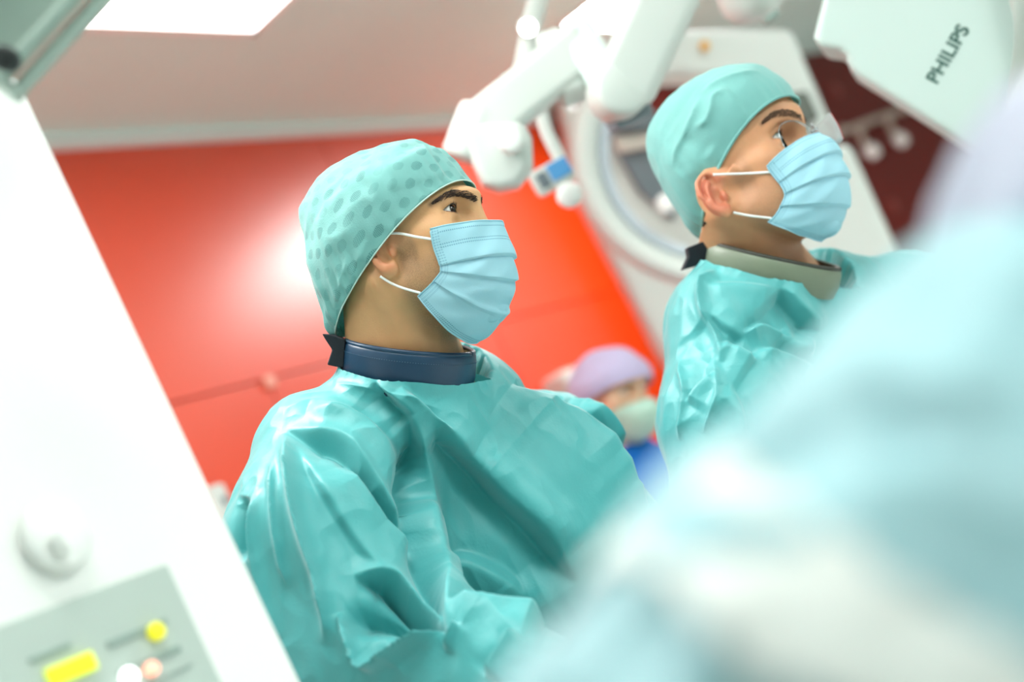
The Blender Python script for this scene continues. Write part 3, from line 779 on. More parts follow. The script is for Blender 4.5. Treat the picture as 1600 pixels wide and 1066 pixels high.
def strokes(Wv, nn, lst, facing=-.15):
    """fold sculpting: each stroke is a polyline over the near face of the cloth; the cloth is pushed along its normals"""
    q = Wv-CAM; d = q@CF; px = CX+FPX*(q@CXA)/d; py = CY-FPX*(q@CYA)/d
    face = sstep(-(nn*(q/np.linalg.norm(q, axis=1)[:, None])).sum(1), facing, facing+.3)
    tot = np.zeros(len(Wv))
    for st in lst:
        kind, pts, w, amp = st[:4]; w2 = st[4] if len(st) > 4 else w*5; dr = st[5] if len(st) > 5 else None
        c = catmull(np.array(pts, float), 14*len(pts)); lo, hi = c.min(0)-4*max(w, w2*.8), c.max(0)+4*max(w, w2*.8)
        ix = np.where((px > lo[0]) & (px < hi[0]) & (py > lo[1]) & (py < hi[1]) & (face > 0))[0]
        if dr is not None: ix = ix[(d[ix] > dr[0]) & (d[ix] < dr[1])]
        if not len(ix): continue
        X = np.stack([px[ix], py[ix]], 1); best = np.full(len(ix), 1e9); sg = np.zeros(len(ix)); tt = np.zeros(len(ix))
        L_ = np.r_[0, np.cumsum(np.linalg.norm(np.diff(c, axis=0), axis=1))]
        for i in range(len(c)-1):
            a, b = c[i], c[i+1]; ab = b-a; l2 = ab@ab+1e-9; t = ((X-a)@ab)/l2; tc = np.clip(t, 0, 1)
            e = X-a-tc[:, None]*ab; dd = np.sqrt((e**2).sum(1)); m = dd < best
            cr = (ab[0]*(X[:, 1]-a[1])-ab[1]*(X[:, 0]-a[0]))
            best = np.where(m, dd, best); sg = np.where(m, np.sign(cr), sg); tt = np.where(m, (L_[i]+tc*np.sqrt(l2))/L_[-1], tt)
        end = np.clip(np.sin(math.pi*np.clip(tt, .001, .999))*1.8, 0, 1); x = best*sg
        if kind == 'r': v = np.exp(-(best/w)**2)
        elif kind == 'k': v = np.exp(-best/w)                     # sharp crest
        elif kind == 's':                                         # overlap: raised on the + side (right of travel), drops sharply to the other
            v = .5*(1+np.tanh(x/w))*np.exp(-np.maximum(x, 0)/w2)-.45*np.exp(-np.maximum(-x, 0)/(w2*.6))*.5*(1-np.tanh(x/w))
        v = v*end*face[ix]
        tot[ix] += amp*v
    return Wv+nn*tot[:, None]

def gown_mesh(name, prims, lo, hi, h, m, parent, cut, levels=2, crinkle=(.0018, .0007), folds=(), k=.05, snap=None):
    def fn(p):
        d = None
        for pr in prims:
            if pr[0] == 'c': e = capsule(p, *pr[1:5]); kk = pr[5] if len(pr) > 5 else k
            else: e = ellip(p, pr[1], pr[2], pr[3]); kk = pr[4] if len(pr) > 4 else k
            d = e if d is None else smin(d, e, kk)
        return d
    V, F = sdf_mesh(fn, lo, hi, h)
    # keep the cloth only (open neck, open bottom)
    keep = cut(V); F = [f for f in F if all(keep[i] for i in f)]
    used = np.unique(np.array([i for f in F for i in f])); idx = -np.ones(len(V), int); idx[used] = np.arange(len(used))
    F = [[idx[i] for i in f] for f in F]; V = V[used]
    if snap is not None:                                        # draw the cut edges onto clean lines
        cnt = {}
        for f in F:
            for a, b in zip(f, f[1:]+f[:1]): cnt[(min(a, b), max(a, b))] = cnt.get((min(a, b), max(a, b)), 0)+1
        bd = np.array(sorted({i for e, c in cnt.items() if c == 1 for i in e})); V = V.copy(); V[bd] = snap(V[bd])
    o = mesh_obj(name, V, F, m, None)
    if levels:
        md = o.modifiers.new('sub', 'SUBSURF'); md.levels = levels; md.subdivision_type = 'CATMULL_CLARK'
        dg = bpy.context.evaluated_depsgraph_get(); me = bpy.data.meshes.new_from_object(o.evaluated_get(dg))
        o.modifiers.clear(); old = o.data; o.data = me; bpy.data.meshes.remove(old)
    Wv = np_mesh(o); nn = vnormals(o.data)
    c1, c2 = crinkle
    dd = c1*(ridged(Wv*[9, 9, 6]+4)*.6+ridged(Wv*[17, 17, 11]+7)*.4-.3)+c2*ridged(Wv*[46, 46, 30])
    Wv = Wv+nn*dd[:, None]
    Wv = strokes(Wv, nn, folds)
    o.data.vertices.foreach_set('co', Wv.astype(np.float32).ravel()); o.data.update()
    o.data.polygons.foreach_set('use_smooth', [True]*len(o.data.polygons))
    if parent is not None:
        o.parent = parent; o.matrix_parent_inverse = parent_inv(parent)
    return o
def collar(name, c, ax, fwd, rx, ry, h, m, m_in, parent, thick=.005, edge_m=None, stitch=None, back=.0):
    """standing ring round the neck: c = centre of the upper rim, ax = up axis"""
    ax = nrm(ax); x = nrm(fwd-ax*(fwd@ax)); y = np.cross(ax, x); n = 72; VF = []
    prof = [(0, -h), (.0035, -h*.6), (.003, -h*.25), (.002, -.004), (0, 0), (-thick*.5, .001), (-thick, -.001), (-thick-.001, -h*.5), (-thick, -h)]
    V = []
    for i in range(n):
        t = 2*math.pi*i/n
        for (o_, z) in prof:
            dz = back*(1-math.cos(t))/2
            V.append(c+x*(rx+o_)*math.cos(t)+y*(ry+o_)*math.sin(t)+ax*(z+dz)+ax*.0012*math.sin(5*t)*(1 if z < -.01 else .3))
    p = len(prof); F = [(i*p+j, ((i+1) % n)*p+j, ((i+1) % n)*p+j+1, i*p+j+1) for i in range(n) for j in range(p-1)]
    o = mesh_obj(name, V, F, m, parent)
    o.data.materials.append(m_in)
    mi = [1 if (k % (p-1)) >= 5 else 0 for k in range(len(F))]; o.data.polygons.foreach_set('material_index', mi)
    ring = lambda off, z: np.array([c+x*(rx+off)*math.cos(t)+y*(ry+off)*math.sin(t)+ax*(z+back*(1-math.cos(t))/2) for t in np.linspace(0, 2*math.pi, n+1)])
    tube_obj('edge_binding', ring(-thick*.4, 0), .0034, edge_m or m, o, 8)
    if stitch:
        VF = []
        rr = ring(.0036, -.0105)
        dense = catmull(rr, 500)
        for i in range(0, 498, 3): VF.append(tube_vf(dense[i:i+2], .0004, 4))
        V, F = join_vf(VF); so = mesh_obj('stitching', V, F, stitch, o); so['kind'] = 'stuff'
    return o
def legs(parent, hipL, hipR, m, shoe_dir):
    for hp in (hipL, hipR):
        hp = np.asarray(hp)
        f = np.array([hp[0], hp[1], .07])
        tube_obj('trouser_leg', catmull([hp, (hp*.5+f*.5)+[0, 0, .05], f], 12), np.linspace(.10, .065, 12), m, parent, 16)
        sd = nrm(np.array([shoe_dir[0], shoe_dir[1], 0])); sx = np.cross(sd, ZUP)
        V, F = [], []
        bm = bmesh.new(); bmesh.ops.create_uvsphere(bm, u_segments=18, v_segments=12, radius=1)
        for v in bm.verts:
            q = v.co; zz = max(q.z, -.45); wv = 1-.12*q.x*q.x
            p_ = f*[1, 1, 0]+sd*(.06+.135*q.x)+sx*(.052*q.y*wv)+ZUP*(.036+.08*zz*(1-.35*max(0, q.x)))
            v.co = Vector(p_)
        bm_obj('clog', bm, CLOG, parent)
def hand(name, o, fw, pn, m, parent, side=1, k=1.0, curl=.5):
    """o = wrist, fw = finger direction, pn = palm normal"""
    fw = nrm(fw); pn = nrm(pn-fw*(np.asarray(pn)@fw)); sx = np.cross(fw, pn)*side; R = np.stack([fw, sx, pn], 1)
    fing = []
    for i, (yy, ln) in enumerate(((.030, .072), (.010, .080), (-.010, .075), (-.029, .060))):
        p = np.array([.085, yy, .0]); pts = [p]; a = 0
        for sgm, da in ((.45, curl*.5), (.32, curl*.8), (.23, curl*.6)):
            a += da; p = p+ln*sgm*np.array([math.cos(a), yy*1.5*.3, math.sin(a)]); pts.append(p)
        fing.append(pts)
    th = [np.array([.022, .034, .004]), np.array([.045, .056, .014]), np.array([.068, .064, .026]), np.array([.088, .060, .034])]
    def fn(p):
        d = ellip(p, (.048, 0, 0), (.052, .042, .017)); d = smin(d, capsule(p, (-.06, 0, 0), (.01, 0, 0), .029, .027), .02)
        for f in fing: d = smin(d, capsule(p, (.035, f[0][1]*.8, 0), f[0], .0105, .0098), .008)
        for f in fing: d = smin(d, chain(p, f, [.0098, .0092, .0086, .0076]), .004)
        return smin(d, chain(p, th, [.015, .0125, .0108, .009]), .008)
    V, F = sdf_mesh(fn, (-.06, -.06, -.04), (.19, .09, .09), .0035)
    return mesh_obj(name, np.asarray(o)+(V*k)@R.T, F, m, parent)
# ------------------------------------------------------------------ first surgeon
toC = -CF
H1 = Head(641, 387, 1.70, 20, 17, k=1.02)
p1 = Person('surgeon', H1, (*P(1000, 1250, 1.76)[:2], 0), 'person in teal gown, dotted cap and blue mask with a navy neck collar, facing right', SKIN1)
CAP_1 = [(731, 282), (693, 238.5), (675, 232), (657, 224), (643, 224), (588, 237), (533, 260), (499, 289), (482, 317), (478, 350), (486, 380), (495, 422), (507, 460), (518, 494), (521, 515), (531, 527)]
nb = H1.l(P(655, 645, 1.74))
p1.head([(-.030, 0, -.02), nb*.55+np.array([-.02, 0, -.01]), nb], [.060, .066, .070], ear=(-.004, .071, -.006), back=.15, lid=(.50, -.30), beard=.85, fit=p1.capfit(CAP_1, (732, 282), (532, 527), .090, .42))
p1.eyes(IRIS_B, look=(-9, 4))
p1.hairs('eyebrow', [(742, 311), (728, 306), (712, 303), (699, 305), (684, 313), (672, 320)], 0.0078, 330, .0058, BROW, thick=.00030)
p1.lashes(HAIR)
p1.hair_shell(HAIR, nape=.0, side=.010)
p1.cap(CAP_1, (732, 282), (532, 527), .090, .42, CAP1, .0042, hem_m=HEM, hem=.0009, gather=.007,
       fold=[('k', [(528, 520), (545, 450), (566, 392), (575, 372)], 5, .004), ('k', [(530, 515), (560, 445), (590, 405)], 4, .003), ('k', [(522, 500), (530, 450), (545, 400)], 4, .003),
             ('r', [(560, 262), (585, 290), (590, 320)], 9, .003), ('r', [(590, 250), (612, 275), (615, 300)], 8, .003), ('s', [(661, 222), (672, 240), (690, 268), (694, 285)], 2.5, .004, 30)])
p1.mask([(672, 358), (677, 385), (684, 405), (688, 419), (686, 428), (672, 445), (653, 463)],
        [(783, 345), (791, 370), (802, 398), (803, 440), (800, 460), (789, 480), (787, 495), (760, 526), (740, 537)],
        [(0, 0), (.25, .50), (.43, .56), (.70, .72), (1, 1)], (.058, .060, .052), MASK1, [.25, .43, .70, 1.0], depth=.0046,
        loops=[[(676, 374, .002), (650, 370, .003), (625, 365, .004), (598, 365, None)], [(657, 458, .002), (632, 451, .003), (612, 443, .004), (594, 432, .004)]])
cc = P(641, 541, 1.715)
axc = nrm(.10*CXA+.99*CYA+.10*toC)
p1c = collar('neck_collar', cc, .10*CXA+.99*CYA+.10*toC, H1.x, .079, .074, .052, NAVY, COLLAR_IN, p1.e, edge_m=NAVY, stitch=NAVY_T)
# closure tab behind the neck
M = frame(CXA, CYA, toC, P(505, 523, 1.70))
prism_obj('closure_tab', [(0, .001), (.012, .0), (.028, -.006), (.026, -.040), (.006, -.036), (.012, -.018), (.004, -.006)], M @ Matrix.Translation((0, 0, .012)), .032, BLACK, p1c, .002)


NBp = P(650, 615, 1.76); RS = P(508, 722, 1.69); AM = P(520, 845, 1.62); EL = P(575, 1005, 1.56); WR = P(900, 1120, 1.37)
LS = P(858, 706, 1.93); LM = P(930, 835, 1.86); LE = P(1010, 980, 1.72); LW = P(1110, 1060, 1.47)
C1, C2, C3 = P(690, 690, 1.80), P(800, 860, 1.82), P(960, 1130, 1.80)
prims = [('c', P(610, 650, 1.75), RS, .052, .074), ('c', RS, AM, .078, .118), ('c', AM, EL, .120, .112, .03), ('c', EL, WR, .10, .062, .03),
         ('c', P(690, 640, 1.82), LS, .060, .070), ('c', LS, LM, .072, .078), ('c', LM, LE, .080, .075), ('c', LE, LW, .07, .055),
         ('c', C1, C2, .125, .155, .04), ('c', C2, C3, .155, .17, .04), ('c', cc-axc*.045, cc-axc*.10, .083, .10, .03)]
allp = np.array([NBp, RS, AM, EL, WR, LS, LM, LE, LW, C1, C2, C3])
def cut1(V):
    h = (V-cc)@axc; r = np.linalg.norm((V-cc)-h[:, None]*axc, axis=1)
    return (V[:, 2] > .97) & ((h < -.032) | (r > .095)) & (np.linalg.norm(V-WR, axis=1) > .065) & (np.linalg.norm(V-LW, axis=1) > .058)
F1 = [('s', [(634, 640), (655, 690), (672, 745), (678, 800), (683, 854), (690, 920), (697, 990)], 4, -.016, 60),
      ('s', [(587, 598), (612, 622), (644, 652)], 3, -.010, 24), ('s', [(628, 602), (662, 636), (702, 676)], 3, .008, 30),
      ('s', [(668, 640), (715, 705), (767, 764), (805, 800), (838, 830), (872, 872), (900, 912)], 6, -.016, 70),
      ('r', [(820, 604), (862, 634), (904, 670), (950, 710), (985, 752), (1018, 802)], 11, -.016), ('r', [(900, 640), (940, 675), (980, 730)], 10, .008), ('s', [(800, 600), (845, 634), (886, 669), (930, 704), (966, 738), (1000, 785), (1020, 820)], 3, .016, 40),
      ('s', [(898, 618), (930, 655), (970, 708)], 3, .010, 26), ('s', [(880, 640), (930, 690), (985, 760)], 4, .006, 22),
      ('k', [(447, 676), (452, 730), (463, 797), (480, 855), (497, 902), (512, 965), (508, 1010)], 9, .014),
      ('s', [(447, 674), (490, 682), (530, 690), (570, 718), (606, 752), (640, 790), (670, 828)], 4, -.012, 34),
      ('r', [(480, 640), (540, 660), (600, 700), (650, 735)], 16, .008),
      ('s', [(545, 700), (590, 760), (640, 812), (680, 850)], 4, .008, 30), ('s', [(460, 690), (500, 760), (560, 850), (600, 880)], 8, -.005, 40),
      ('s', [(552, 898), (585, 893), (622, 897), (660, 935), (702, 990)], 4, -.014, 40), ('s', [(600, 890), (640, 915), (690, 960)], 3, -.008, 20),
      ('k', [(528, 958), (552, 1000), (582, 1040), (640, 1015), (704, 988)], 6, .016), ('r', [(540, 975), (610, 960), (670, 985)], 22, -.016),
      ('s', [(690, 866), (730, 870), (767, 887), (800, 908), (822, 934)], 10, .007, 40), ('s', [(700, 950), (767, 957), (852, 974)], 5, .014, 40),
      ('r', [(383, 775), (374, 830), (376, 880)], 7, -.012), ('k', [(400, 760), (398, 850), (420, 940), (440, 1000)], 6, .006), ('k', [(425, 720), (430, 820), (450, 920)], 6, .005),
      ('k', [(700, 1020), (712, 1000), (718, 985)], 5, .008), ('s', [(760, 1060), (790, 1020), (805, 1000)], 3, .010, 25),
      ('k', [(520, 600), (600, 612), (690, 640)], 10, .003), ('r', [(735, 700), (800, 760), (900, 860)], 26, .007)]
F1 = [(a[0], a[1], a[2]*(.8 if a[0] == 's' else 1), a[3]*2.3)+tuple(a[4:]) for a in F1]
def snap_ring(cc, axc, h0, rmax):
    def f(V):
        h = (V-cc)@axc; r = np.linalg.norm((V-cc)-h[:, None]*axc, axis=1); m = (r < rmax) & (h > h0-.06)
        V = V.copy(); V[m] += ((h0+.001*np.sin(V[m][:, 0]*90)-h[m]))[:, None]*axc; return V
    return f
g1 = gown_mesh('gown', prims, allp.min(0)-.19, allp.max(0)+.17, .006, GOWN, p1.e, cut1, 2, crinkle=(.0038, .0014), folds=F1, snap=snap_ring(cc, axc, -.033, .12))
sk = np.array([C3[0], C3[1], 0])
V, F = lathe_vf([(.20, 1.0), (.23, .8), (.25, .6), (.27, .36)], Matrix.Translation((sk[0], sk[1], 0)), 40, False)
V[:, 0] += .014*np.sin(np.arange(len(V))*2*math.pi/40*9); V[:, 1] += .014*np.cos(np.arange(len(V))*2*math.pi/40*9)
mesh_obj('gown_skirt', V, F, GOWN, p1.e)
fd = nrm((.75, -.5, 0)); sd_ = np.cross(fd, ZUP)
legs(p1.e, sk+sd_*.11+ZUP*.95, sk-sd_*.11+ZUP*.95, TROUSER, fd)
hand('glove', WR, WR-EL, (0, 0, -1), GLOVE, p1.e, 1)
hand('glove', LW, LW-LE, (0, 0, -1), GLOVE, p1.e, -1)
# ------------------------------------------------------------------ second surgeon
H2 = fit_head(1.93, 28, 26, 0, 1.05, (.0775, -.034, .017), (1220, 214))
p2 = Person('surgeon', H2, (*P(1560, 1300, 1.95)[:2], 0), 'person in teal gown and clear glasses, plain cap, olive neck collar, head tipped back', SKIN2)
CAP_2 = [(1243, 151), (1220, 121), (1183, 104), (1145, 106), (1100, 121), (1055, 151), (1025, 189), (1014, 223), (1021, 260), (1036, 290), (1055, 320), (1070, 343), (1086, 366), (1104, 377)]
nb2 = H2.l(P(1222, 480, 1.99))
EAR2 = H2.pix(1115, 306, -.0775)*[1, -1, 1]; print('ear2', EAR2)
p2.head([(-.030, 0, -.02), nb2*.55+np.array([-.02, 0, -.01]), nb2], [.058, .064, .070], ear=EAR2, back=.60, lid=(.48, -.34), beard=.55,
        fit=p2.capfit(CAP_2, (1243, 152), (1105, 378), 0.080, .42, ear=EAR2), fore=.015)
p2.eyes(IRIS_G, look=(-16, 6))
p2.hairs('eyebrow', [(1250, 184), (1236, 178), (1222, 177), (1208, 180), (1196, 188), (1189, 194)], .008, 320, .0060, BROW2, thick=.00030)
p2.lashes(BROW2, 30, .006)
p2.hair_shell(HAIR, nape=-.040, cut=lambda V: V[:, 0] < -.05)
p2.cap(CAP_2, (1243, 152), (1105, 378), 0.080, .42, CAP2, .0034, gather=.003, hem=.0022, bow=.014,
       fold=[('k', [(1052, 262), (1058, 235), (1072, 205), (1085, 178), (1095, 150)], 5, .006), ('k', [(1085, 200), (1103, 190), (1112, 170), (1116, 152), (1135, 140)], 5, .007),
             ('k', [(1095, 148), (1120, 130), (1150, 118), (1190, 112)], 4, .005), ('s', [(1130, 130), (1150, 155), (1176, 188)], 2.5, .003, 20), ('r', [(1060, 215), (1090, 225), (1110, 240)], 14, -.004)])
p2.mask([(1198, 260), (1205, 271), (1220, 290), (1226, 305), (1218, 325), (1209, 339), (1200, 347)],
        [(1281, 208), (1303, 219), (1318, 245), (1329, 288), (1323, 331), (1307, 358), (1280, 377)],
        [(0, 0), (.30, .42), (.55, .60), (.72, .78), (1, 1)], (.056, .060, .052), MASK1, [.22, .40, .64, 1.0], depth=.0050,
        loops=[[(1203, 269, .002), (1170, 271, .003), (1140, 272, .004), (1114, 273, .006)], [(1206, 341, .002), (1178, 338, .003), (1160, 335, .004), (1146, 332, .005)]])
# glasses
g = empty('glasses', H2.w((.09, 0, .02)), 'clear rimless safety glasses worn on the face of the head tipped back', 'glasses')
ga = math.radians(-8); gx, gy = H2.pix(1262, 214, -.010)[:2]
print('bridge', H2.pix(1262, 214, -.010), H2.pix(1222, 215, -.060), H2.pix(1300, 197, .05))
def gl(v):
    """glasses frame: sits a little askew on the nose, far side forward"""
    v = np.atleast_2d(np.asarray(v, float)); c, s_ = math.cos(ga), math.sin(ga)
    return H2.w(np.stack([GX+v[:, 0]*c-v[:, 1]*s_, v[:, 0]*s_+v[:, 1]*c, v[:, 2]], 1))
GX = gx+.009
def lens_pt(y, z): return np.array([-.30*max(0, abs(y)-.008)-6.5*max(0, abs(y)-.03)**2-.5*z*z*10, y, GZ+z])
GZ = H2.pix(1243, 220, -.034)[2]
for sg in (-1, 1):
    n_ = 36
    ring = np.array([lens_pt(sg*(.0345+.0265*np.sign(math.cos(t))*abs(math.cos(t))**.8), .0265*np.sign(math.sin(t))*abs(math.sin(t))**.85) for t in np.linspace(0, 2*math.pi, n_, endpoint=False)])
    c = ring.mean(0)+np.array([.002, 0, 0]); V = np.vstack([c[None], c+(ring-c)*.5+np.array([.0008, 0, 0]), ring])
    F = [(0, 1+i, 1+(i+1) % n_) for i in range(n_)]+[(1+i, 1+n_+i, 1+n_+(i+1) % n_, 1+(i+1) % n_) for i in range(n_)]
    o = mesh_obj('lens', gl(V), F, LENS, g); md = o.modifiers.new('thickness', 'SOLIDIFY'); md.thickness = .0004
    tube_obj('rim', gl(np.vstack([ring, ring[:1]])), .0005, WIRE, g, 8)
tube_obj('bridge', gl(catmull([(.000, -.009, GZ+.006), (.004, 0, GZ+.010), (.000, .009, GZ+.006)], 12)), .0010, WIRE, g, 8)
for sg in (-1, 1):      # nose pads
    tube_obj('nose_pad', gl(catmull([(-.001, sg*.011, GZ+.004), (-.006, sg*.0125, GZ), (-.007, sg*.0130, GZ-.006)], 8)), [.0008, .001, .0018, .0022, .0022, .002, .0016, .001], CLEARP, g, 8)
# far-side shield in clear plastic with red piping, and the temple
V = []
for i in range(9):
    for z in np.linspace(-.022, .022, 6):
        y = .044+.030*i/8; q = lens_pt(y, z*.9); V.append(q+np.array([.022*(1-i/8)+.006, 0, .010]))
F = [(i*6+j, (i+1)*6+j, (i+1)*6+j+1, i*6+j+1) for i in range(8) for j in range(5)]
o = mesh_obj('side_shield', gl(V), F, CLEARP, g); md = o.modifiers.new('thickness', 'SOLIDIFY'); md.thickness = .003
for dy in (0, .010): tube_obj('piping', gl(catmull([lens_pt(.047+dy, z)+np.array([.0285-dy*.7, 0, .010]) for z in (-.019, 0, .019)], 10)), .0012, REDLINE, o, 6)
tube_obj('temple', gl(catmull([lens_pt(.074, .012), (-.06, .080, GZ+.006), (-.10, .084, GZ-.006), (-.118, .084, GZ-.012)], 16)), .0014, CLEARP, g, 8)
ax2 = nrm(.20*CXA+.97*CYA+.16*toC); cc2 = P(1204, 397, 1.94)
p2c = collar('neck_collar', cc2, ax2, H2.x, .097, .080, .040, OLIVE, COLLAR_IN2, p2.e, edge_m=OLIVE_D)
M = frame(CXA, CYA, toC, P(1072, 388, 1.93))
prism_obj('closure_tab', [(0, .0), (.030, .012), (.034, -.018), (-.006, -.030), (.002, -.012)], M @ Matrix.Translation((0, 0, .012)), .03, BLACK, p2c, .002)
RS2 = P(1148, 512, 1.92); AM2 = P(1142, 650, 1.87); EL2 = P(1180, 800, 1.80); WR2 = P(1400, 900, 1.62)
LS2 = P(1425, 482, 2.12); LM2 = P(1500, 640, 2.05); LE2 = P(1560, 780, 1.95); LW2 = P(1600, 900, 1.75)
D1, D2, D3 = P(1265, 540, 2.03), P(1400, 760, 2.03), P(1560, 1080, 2.0)
prims2 = [('c', P(1185, 470, 1.96), RS2, .056, .078), ('c', RS2, AM2, .080, .092), ('c', AM2, EL2, .092, .098, .03), ('c', EL2, WR2, .09, .062, .03),
          ('c', P(1260, 460, 2.02), LS2, .060, .070), ('c', LS2, LM2, .072, .080), ('c', LM2, LE2, .08, .078), ('c', LE2, LW2, .075, .055),
          ('c', D1, D2, .125, .15, .04), ('c', D2, D3, .15, .17, .04), ('c', cc2-ax2*.045, cc2-ax2*.10, .088, .11, .03)]
al2 = np.array([RS2, AM2, EL2, WR2, LS2, LM2, LE2, LW2, D1, D2, D3])
def cut2(V):
    h = (V-cc2)@ax2; r = np.linalg.norm((V-cc2)-h[:, None]*ax2, axis=1)
    return (V[:, 2] > .97) & ((h < -.024) | (r > .115)) & (np.linalg.norm(V-WR2, axis=1) > .065) & (np.linalg.norm(V-LW2, axis=1) > .058)
F2 = [('k', [(1118, 420), (1099, 449), (1101, 486), (1121, 530), (1128, 570)], 8, .014), ('s', [(1104, 445), (1150, 442), (1216, 449)], 5, .006, 40),
      ('s', [(1219, 450), (1240, 474), (1262, 497), (1280, 520)], 3, -.020, 34), ('s', [(1161, 520), (1176, 511), (1190, 506), (1212, 514), (1232, 526)], 3, .014, 24),
      ('s', [(1132, 530), (1155, 545), (1182, 562)], 4, .014, 30), ('s', [(1108, 490), (1130, 512), (1165, 530)], 5, -.009, 30),
      ('s', [(1183, 548), (1210, 547), (1240, 560), (1275, 575)], 3, .010, 24), ('v' if 0 else 'r', [(1225, 520), (1250, 540), (1275, 545)], 14, .008),
      ('s', [(1074, 630), (1090, 605), (1116, 583)], 3, .010, 26), ('k', [(1060, 560), (1070, 620), (1062, 690)], 5, .007), ('k', [(1116, 560), (1122, 620), (1100, 680)], 6, .007),
      ('s', [(1140, 600), (1160, 640), (1170, 700)], 5, .010, 30)]
F2 = [(a[0], a[1], a[2], a[3]*1.3)+tuple(a[4:]) for a in F2]
gown_mesh('gown', prims2, al2.min(0)-.19, al2.max(0)+.18, .0075, GOWN2, p2.e, cut2, 2, crinkle=(.0038, .0014), folds=F2, snap=snap_ring(cc2, ax2, -.025, .13))
sk2 = np.array([D3[0], D3[1], 0])
V, F = lathe_vf([(.20, 1.0), (.23, .8), (.25, .6), (.27, .36)], Matrix.Translation((sk2[0], sk2[1], 0)), 40, False)
V[:, 0] += .014*np.sin(np.arange(len(V))*2*math.pi/40*9); V[:, 1] += .014*np.cos(np.arange(len(V))*2*math.pi/40*9)
mesh_obj('gown_skirt', V, F, GOWN2, p2.e)
legs(p2.e, sk2+sd_*.11+ZUP*.95, sk2-sd_*.11+ZUP*.95, TROUSER, fd)
hand('glove', WR2, WR2-EL2, (0, 0, -1), GLOVE, p2.e, 1); hand('glove', LW2, LW2-LE2, (0, 0, -1), GLOVE, p2.e, -1)

# ------------------------------------------------------------------ nurse in the background
H3 = Head(955, 612, 3.5, 48, -8, tilt=-6, k=.96)
p3 = Person('nurse', H3, (*P(1060, 900, 3.5)[:2], 0), 'person in lavender cap, pale green mask and royal blue scrubs standing far behind', SKIN3)
CAP_3 = [(998, 583), (990, 564), (968, 546), (940, 545), (918, 560), (905, 590), (907, 622), (921, 647)]
nb3 = H3.l(P(985, 722, 3.55))
p3.head([(-.025, 0, -.02), nb3*.6, nb3], [.052, .052, .06], h=.004, beard=0, fat=-.002, fit=p3.capfit(CAP_3, (1001, 588), (921, 650), .100, .2, gap=.007))
p3.eyes(IRIS_B, parts=False)
p3.cap(CAP_3, (1001, 588), (921, 650), .100, .2, CAP3, .004, gather=.003, seg=90, rows=40)
p3.hairs('eyebrow', [(995, 603), (985, 602), (975, 606), (968, 612)], .008, 40, .008, BROW, thick=.0006)
p3.mask([(950, 647), (956, 662), (959, 674), (966, 686)], [(1015, 622), (1025, 636), (1026, 655), (1018, 678), (1000, 692)], [(0, 0), (1, 1)], (.056, .06, .05), MASK3, [.3, .55, 1.0], rows=50, half=20)
ub = P(982, 700, 3.53); ubn = ub-ZUP*.06
shd = nrm(H3.y*[1, 1, 0])
fw3 = nrm(H3.x*[1, 1, 0])
pr3 = [('c', ub+ZUP*.0, ubn, .055, .09), ('c', ubn-ZUP*.03, ubn+shd*.17-ZUP*.08, .06, .058), ('c', ubn-ZUP*.03, ubn-shd*.17-ZUP*.08, .06, .058), ('c', ubn-ZUP*.1, ubn-ZUP*.55, .13, .14),
       ('c', ubn+shd*.18-ZUP*.08, ubn+shd*.23-ZUP*.34, .056, .05), ('c', ubn-shd*.18-ZUP*.08, ubn-shd*.23-ZUP*.34, .056, .05)]
gown_mesh('scrub_top', pr3, ubn-[.42, .42, .68], ubn+[.42, .42, .16], .014, SCRUB, p3.e, lambda V: (V[:, 2] < ub[2]+.012) & (V[:, 2] > ubn[2]-.62), 1, k=.04)
for sg in (1, -1):
    e_ = ubn+shd*sg*.23-ZUP*.34; w_ = e_+fw3*.22-ZUP*.06
    tube_obj('sleeve', catmull([e_+ZUP*.06, e_-ZUP*.03+fw3*.02, w_], 10), np.linspace(.052, .036, 10), SCRUB, p3.e, 14)
    hand('glove', w_, fw3, (0, 0, -1), GLOVE, p3.e, sg)
legs(p3.e, np.array([ubn[0], ubn[1], ubn[2]-.58])+shd*.09, np.array([ubn[0], ubn[1], ubn[2]-.58])-shd*.09, SCRUB, fw3)

# ------------------------------------------------------------------ blurred assistant in the foreground
H4 = Head(1850, 610, .56, 230, -12, k=.98)
foot4 = P(2000, 1500, .60)
p4 = Person('assistant', H4, (foot4[0], foot4[1], 0), 'person out of focus in foreground, pale blue gown and grey lavender cap, back turned', SKIN3)
S4 = P(1700, 870, .49); A4 = P(1430, 1110, .45); E4 = P(1270, 1330, .42); NB4 = P(1960, 900, .60)
nb4 = H4.l(NB4)
p4.head([(-.028, 0, -.02), nb4*.55, nb4], [.056, .06, .065], h=.004, beard=0)
p4.eyes(IRIS_B, parts=False)
c4 = H4.w((-.01, 0, .035))
def capF(p):
    q = (p-c4)@np.stack([H4.x, H4.y, H4.z], 1)
    return ellip(q.astype(np.float32), (-.005, 0, .012), (.106, .094, .096))
V, F = sdf_mesh(capF, c4-.15, c4+.15, .006)
loc = H4.l(V); keep = loc[:, 2] > .005+.75*loc[:, 0]*(loc[:, 0] > 0)-.45*np.maximum(0, -loc[:, 0])-.02
F = [f for f in F if all(keep[i] for i in f)]; used = np.unique(np.array([i for f in F for i in f])); idx = -np.ones(len(V), int); idx[used] = np.arange(len(used))
V = V[used]; V = V+(V-c4)*(.05*ridged(V*24))[:, None]
mesh_obj('cap', V, [[idx[i] for i in f] for f in F], CAPF, p4.body)
fw4 = nrm(H4.x*[1, 1, 0]); sd4 = np.cross(ZUP, fw4)
R4 = S4+(NB4-S4)*1.9; R4 = np.array([R4[0], R4[1], S4[2]])
T4 = np.array([foot4[0], foot4[1], 0])
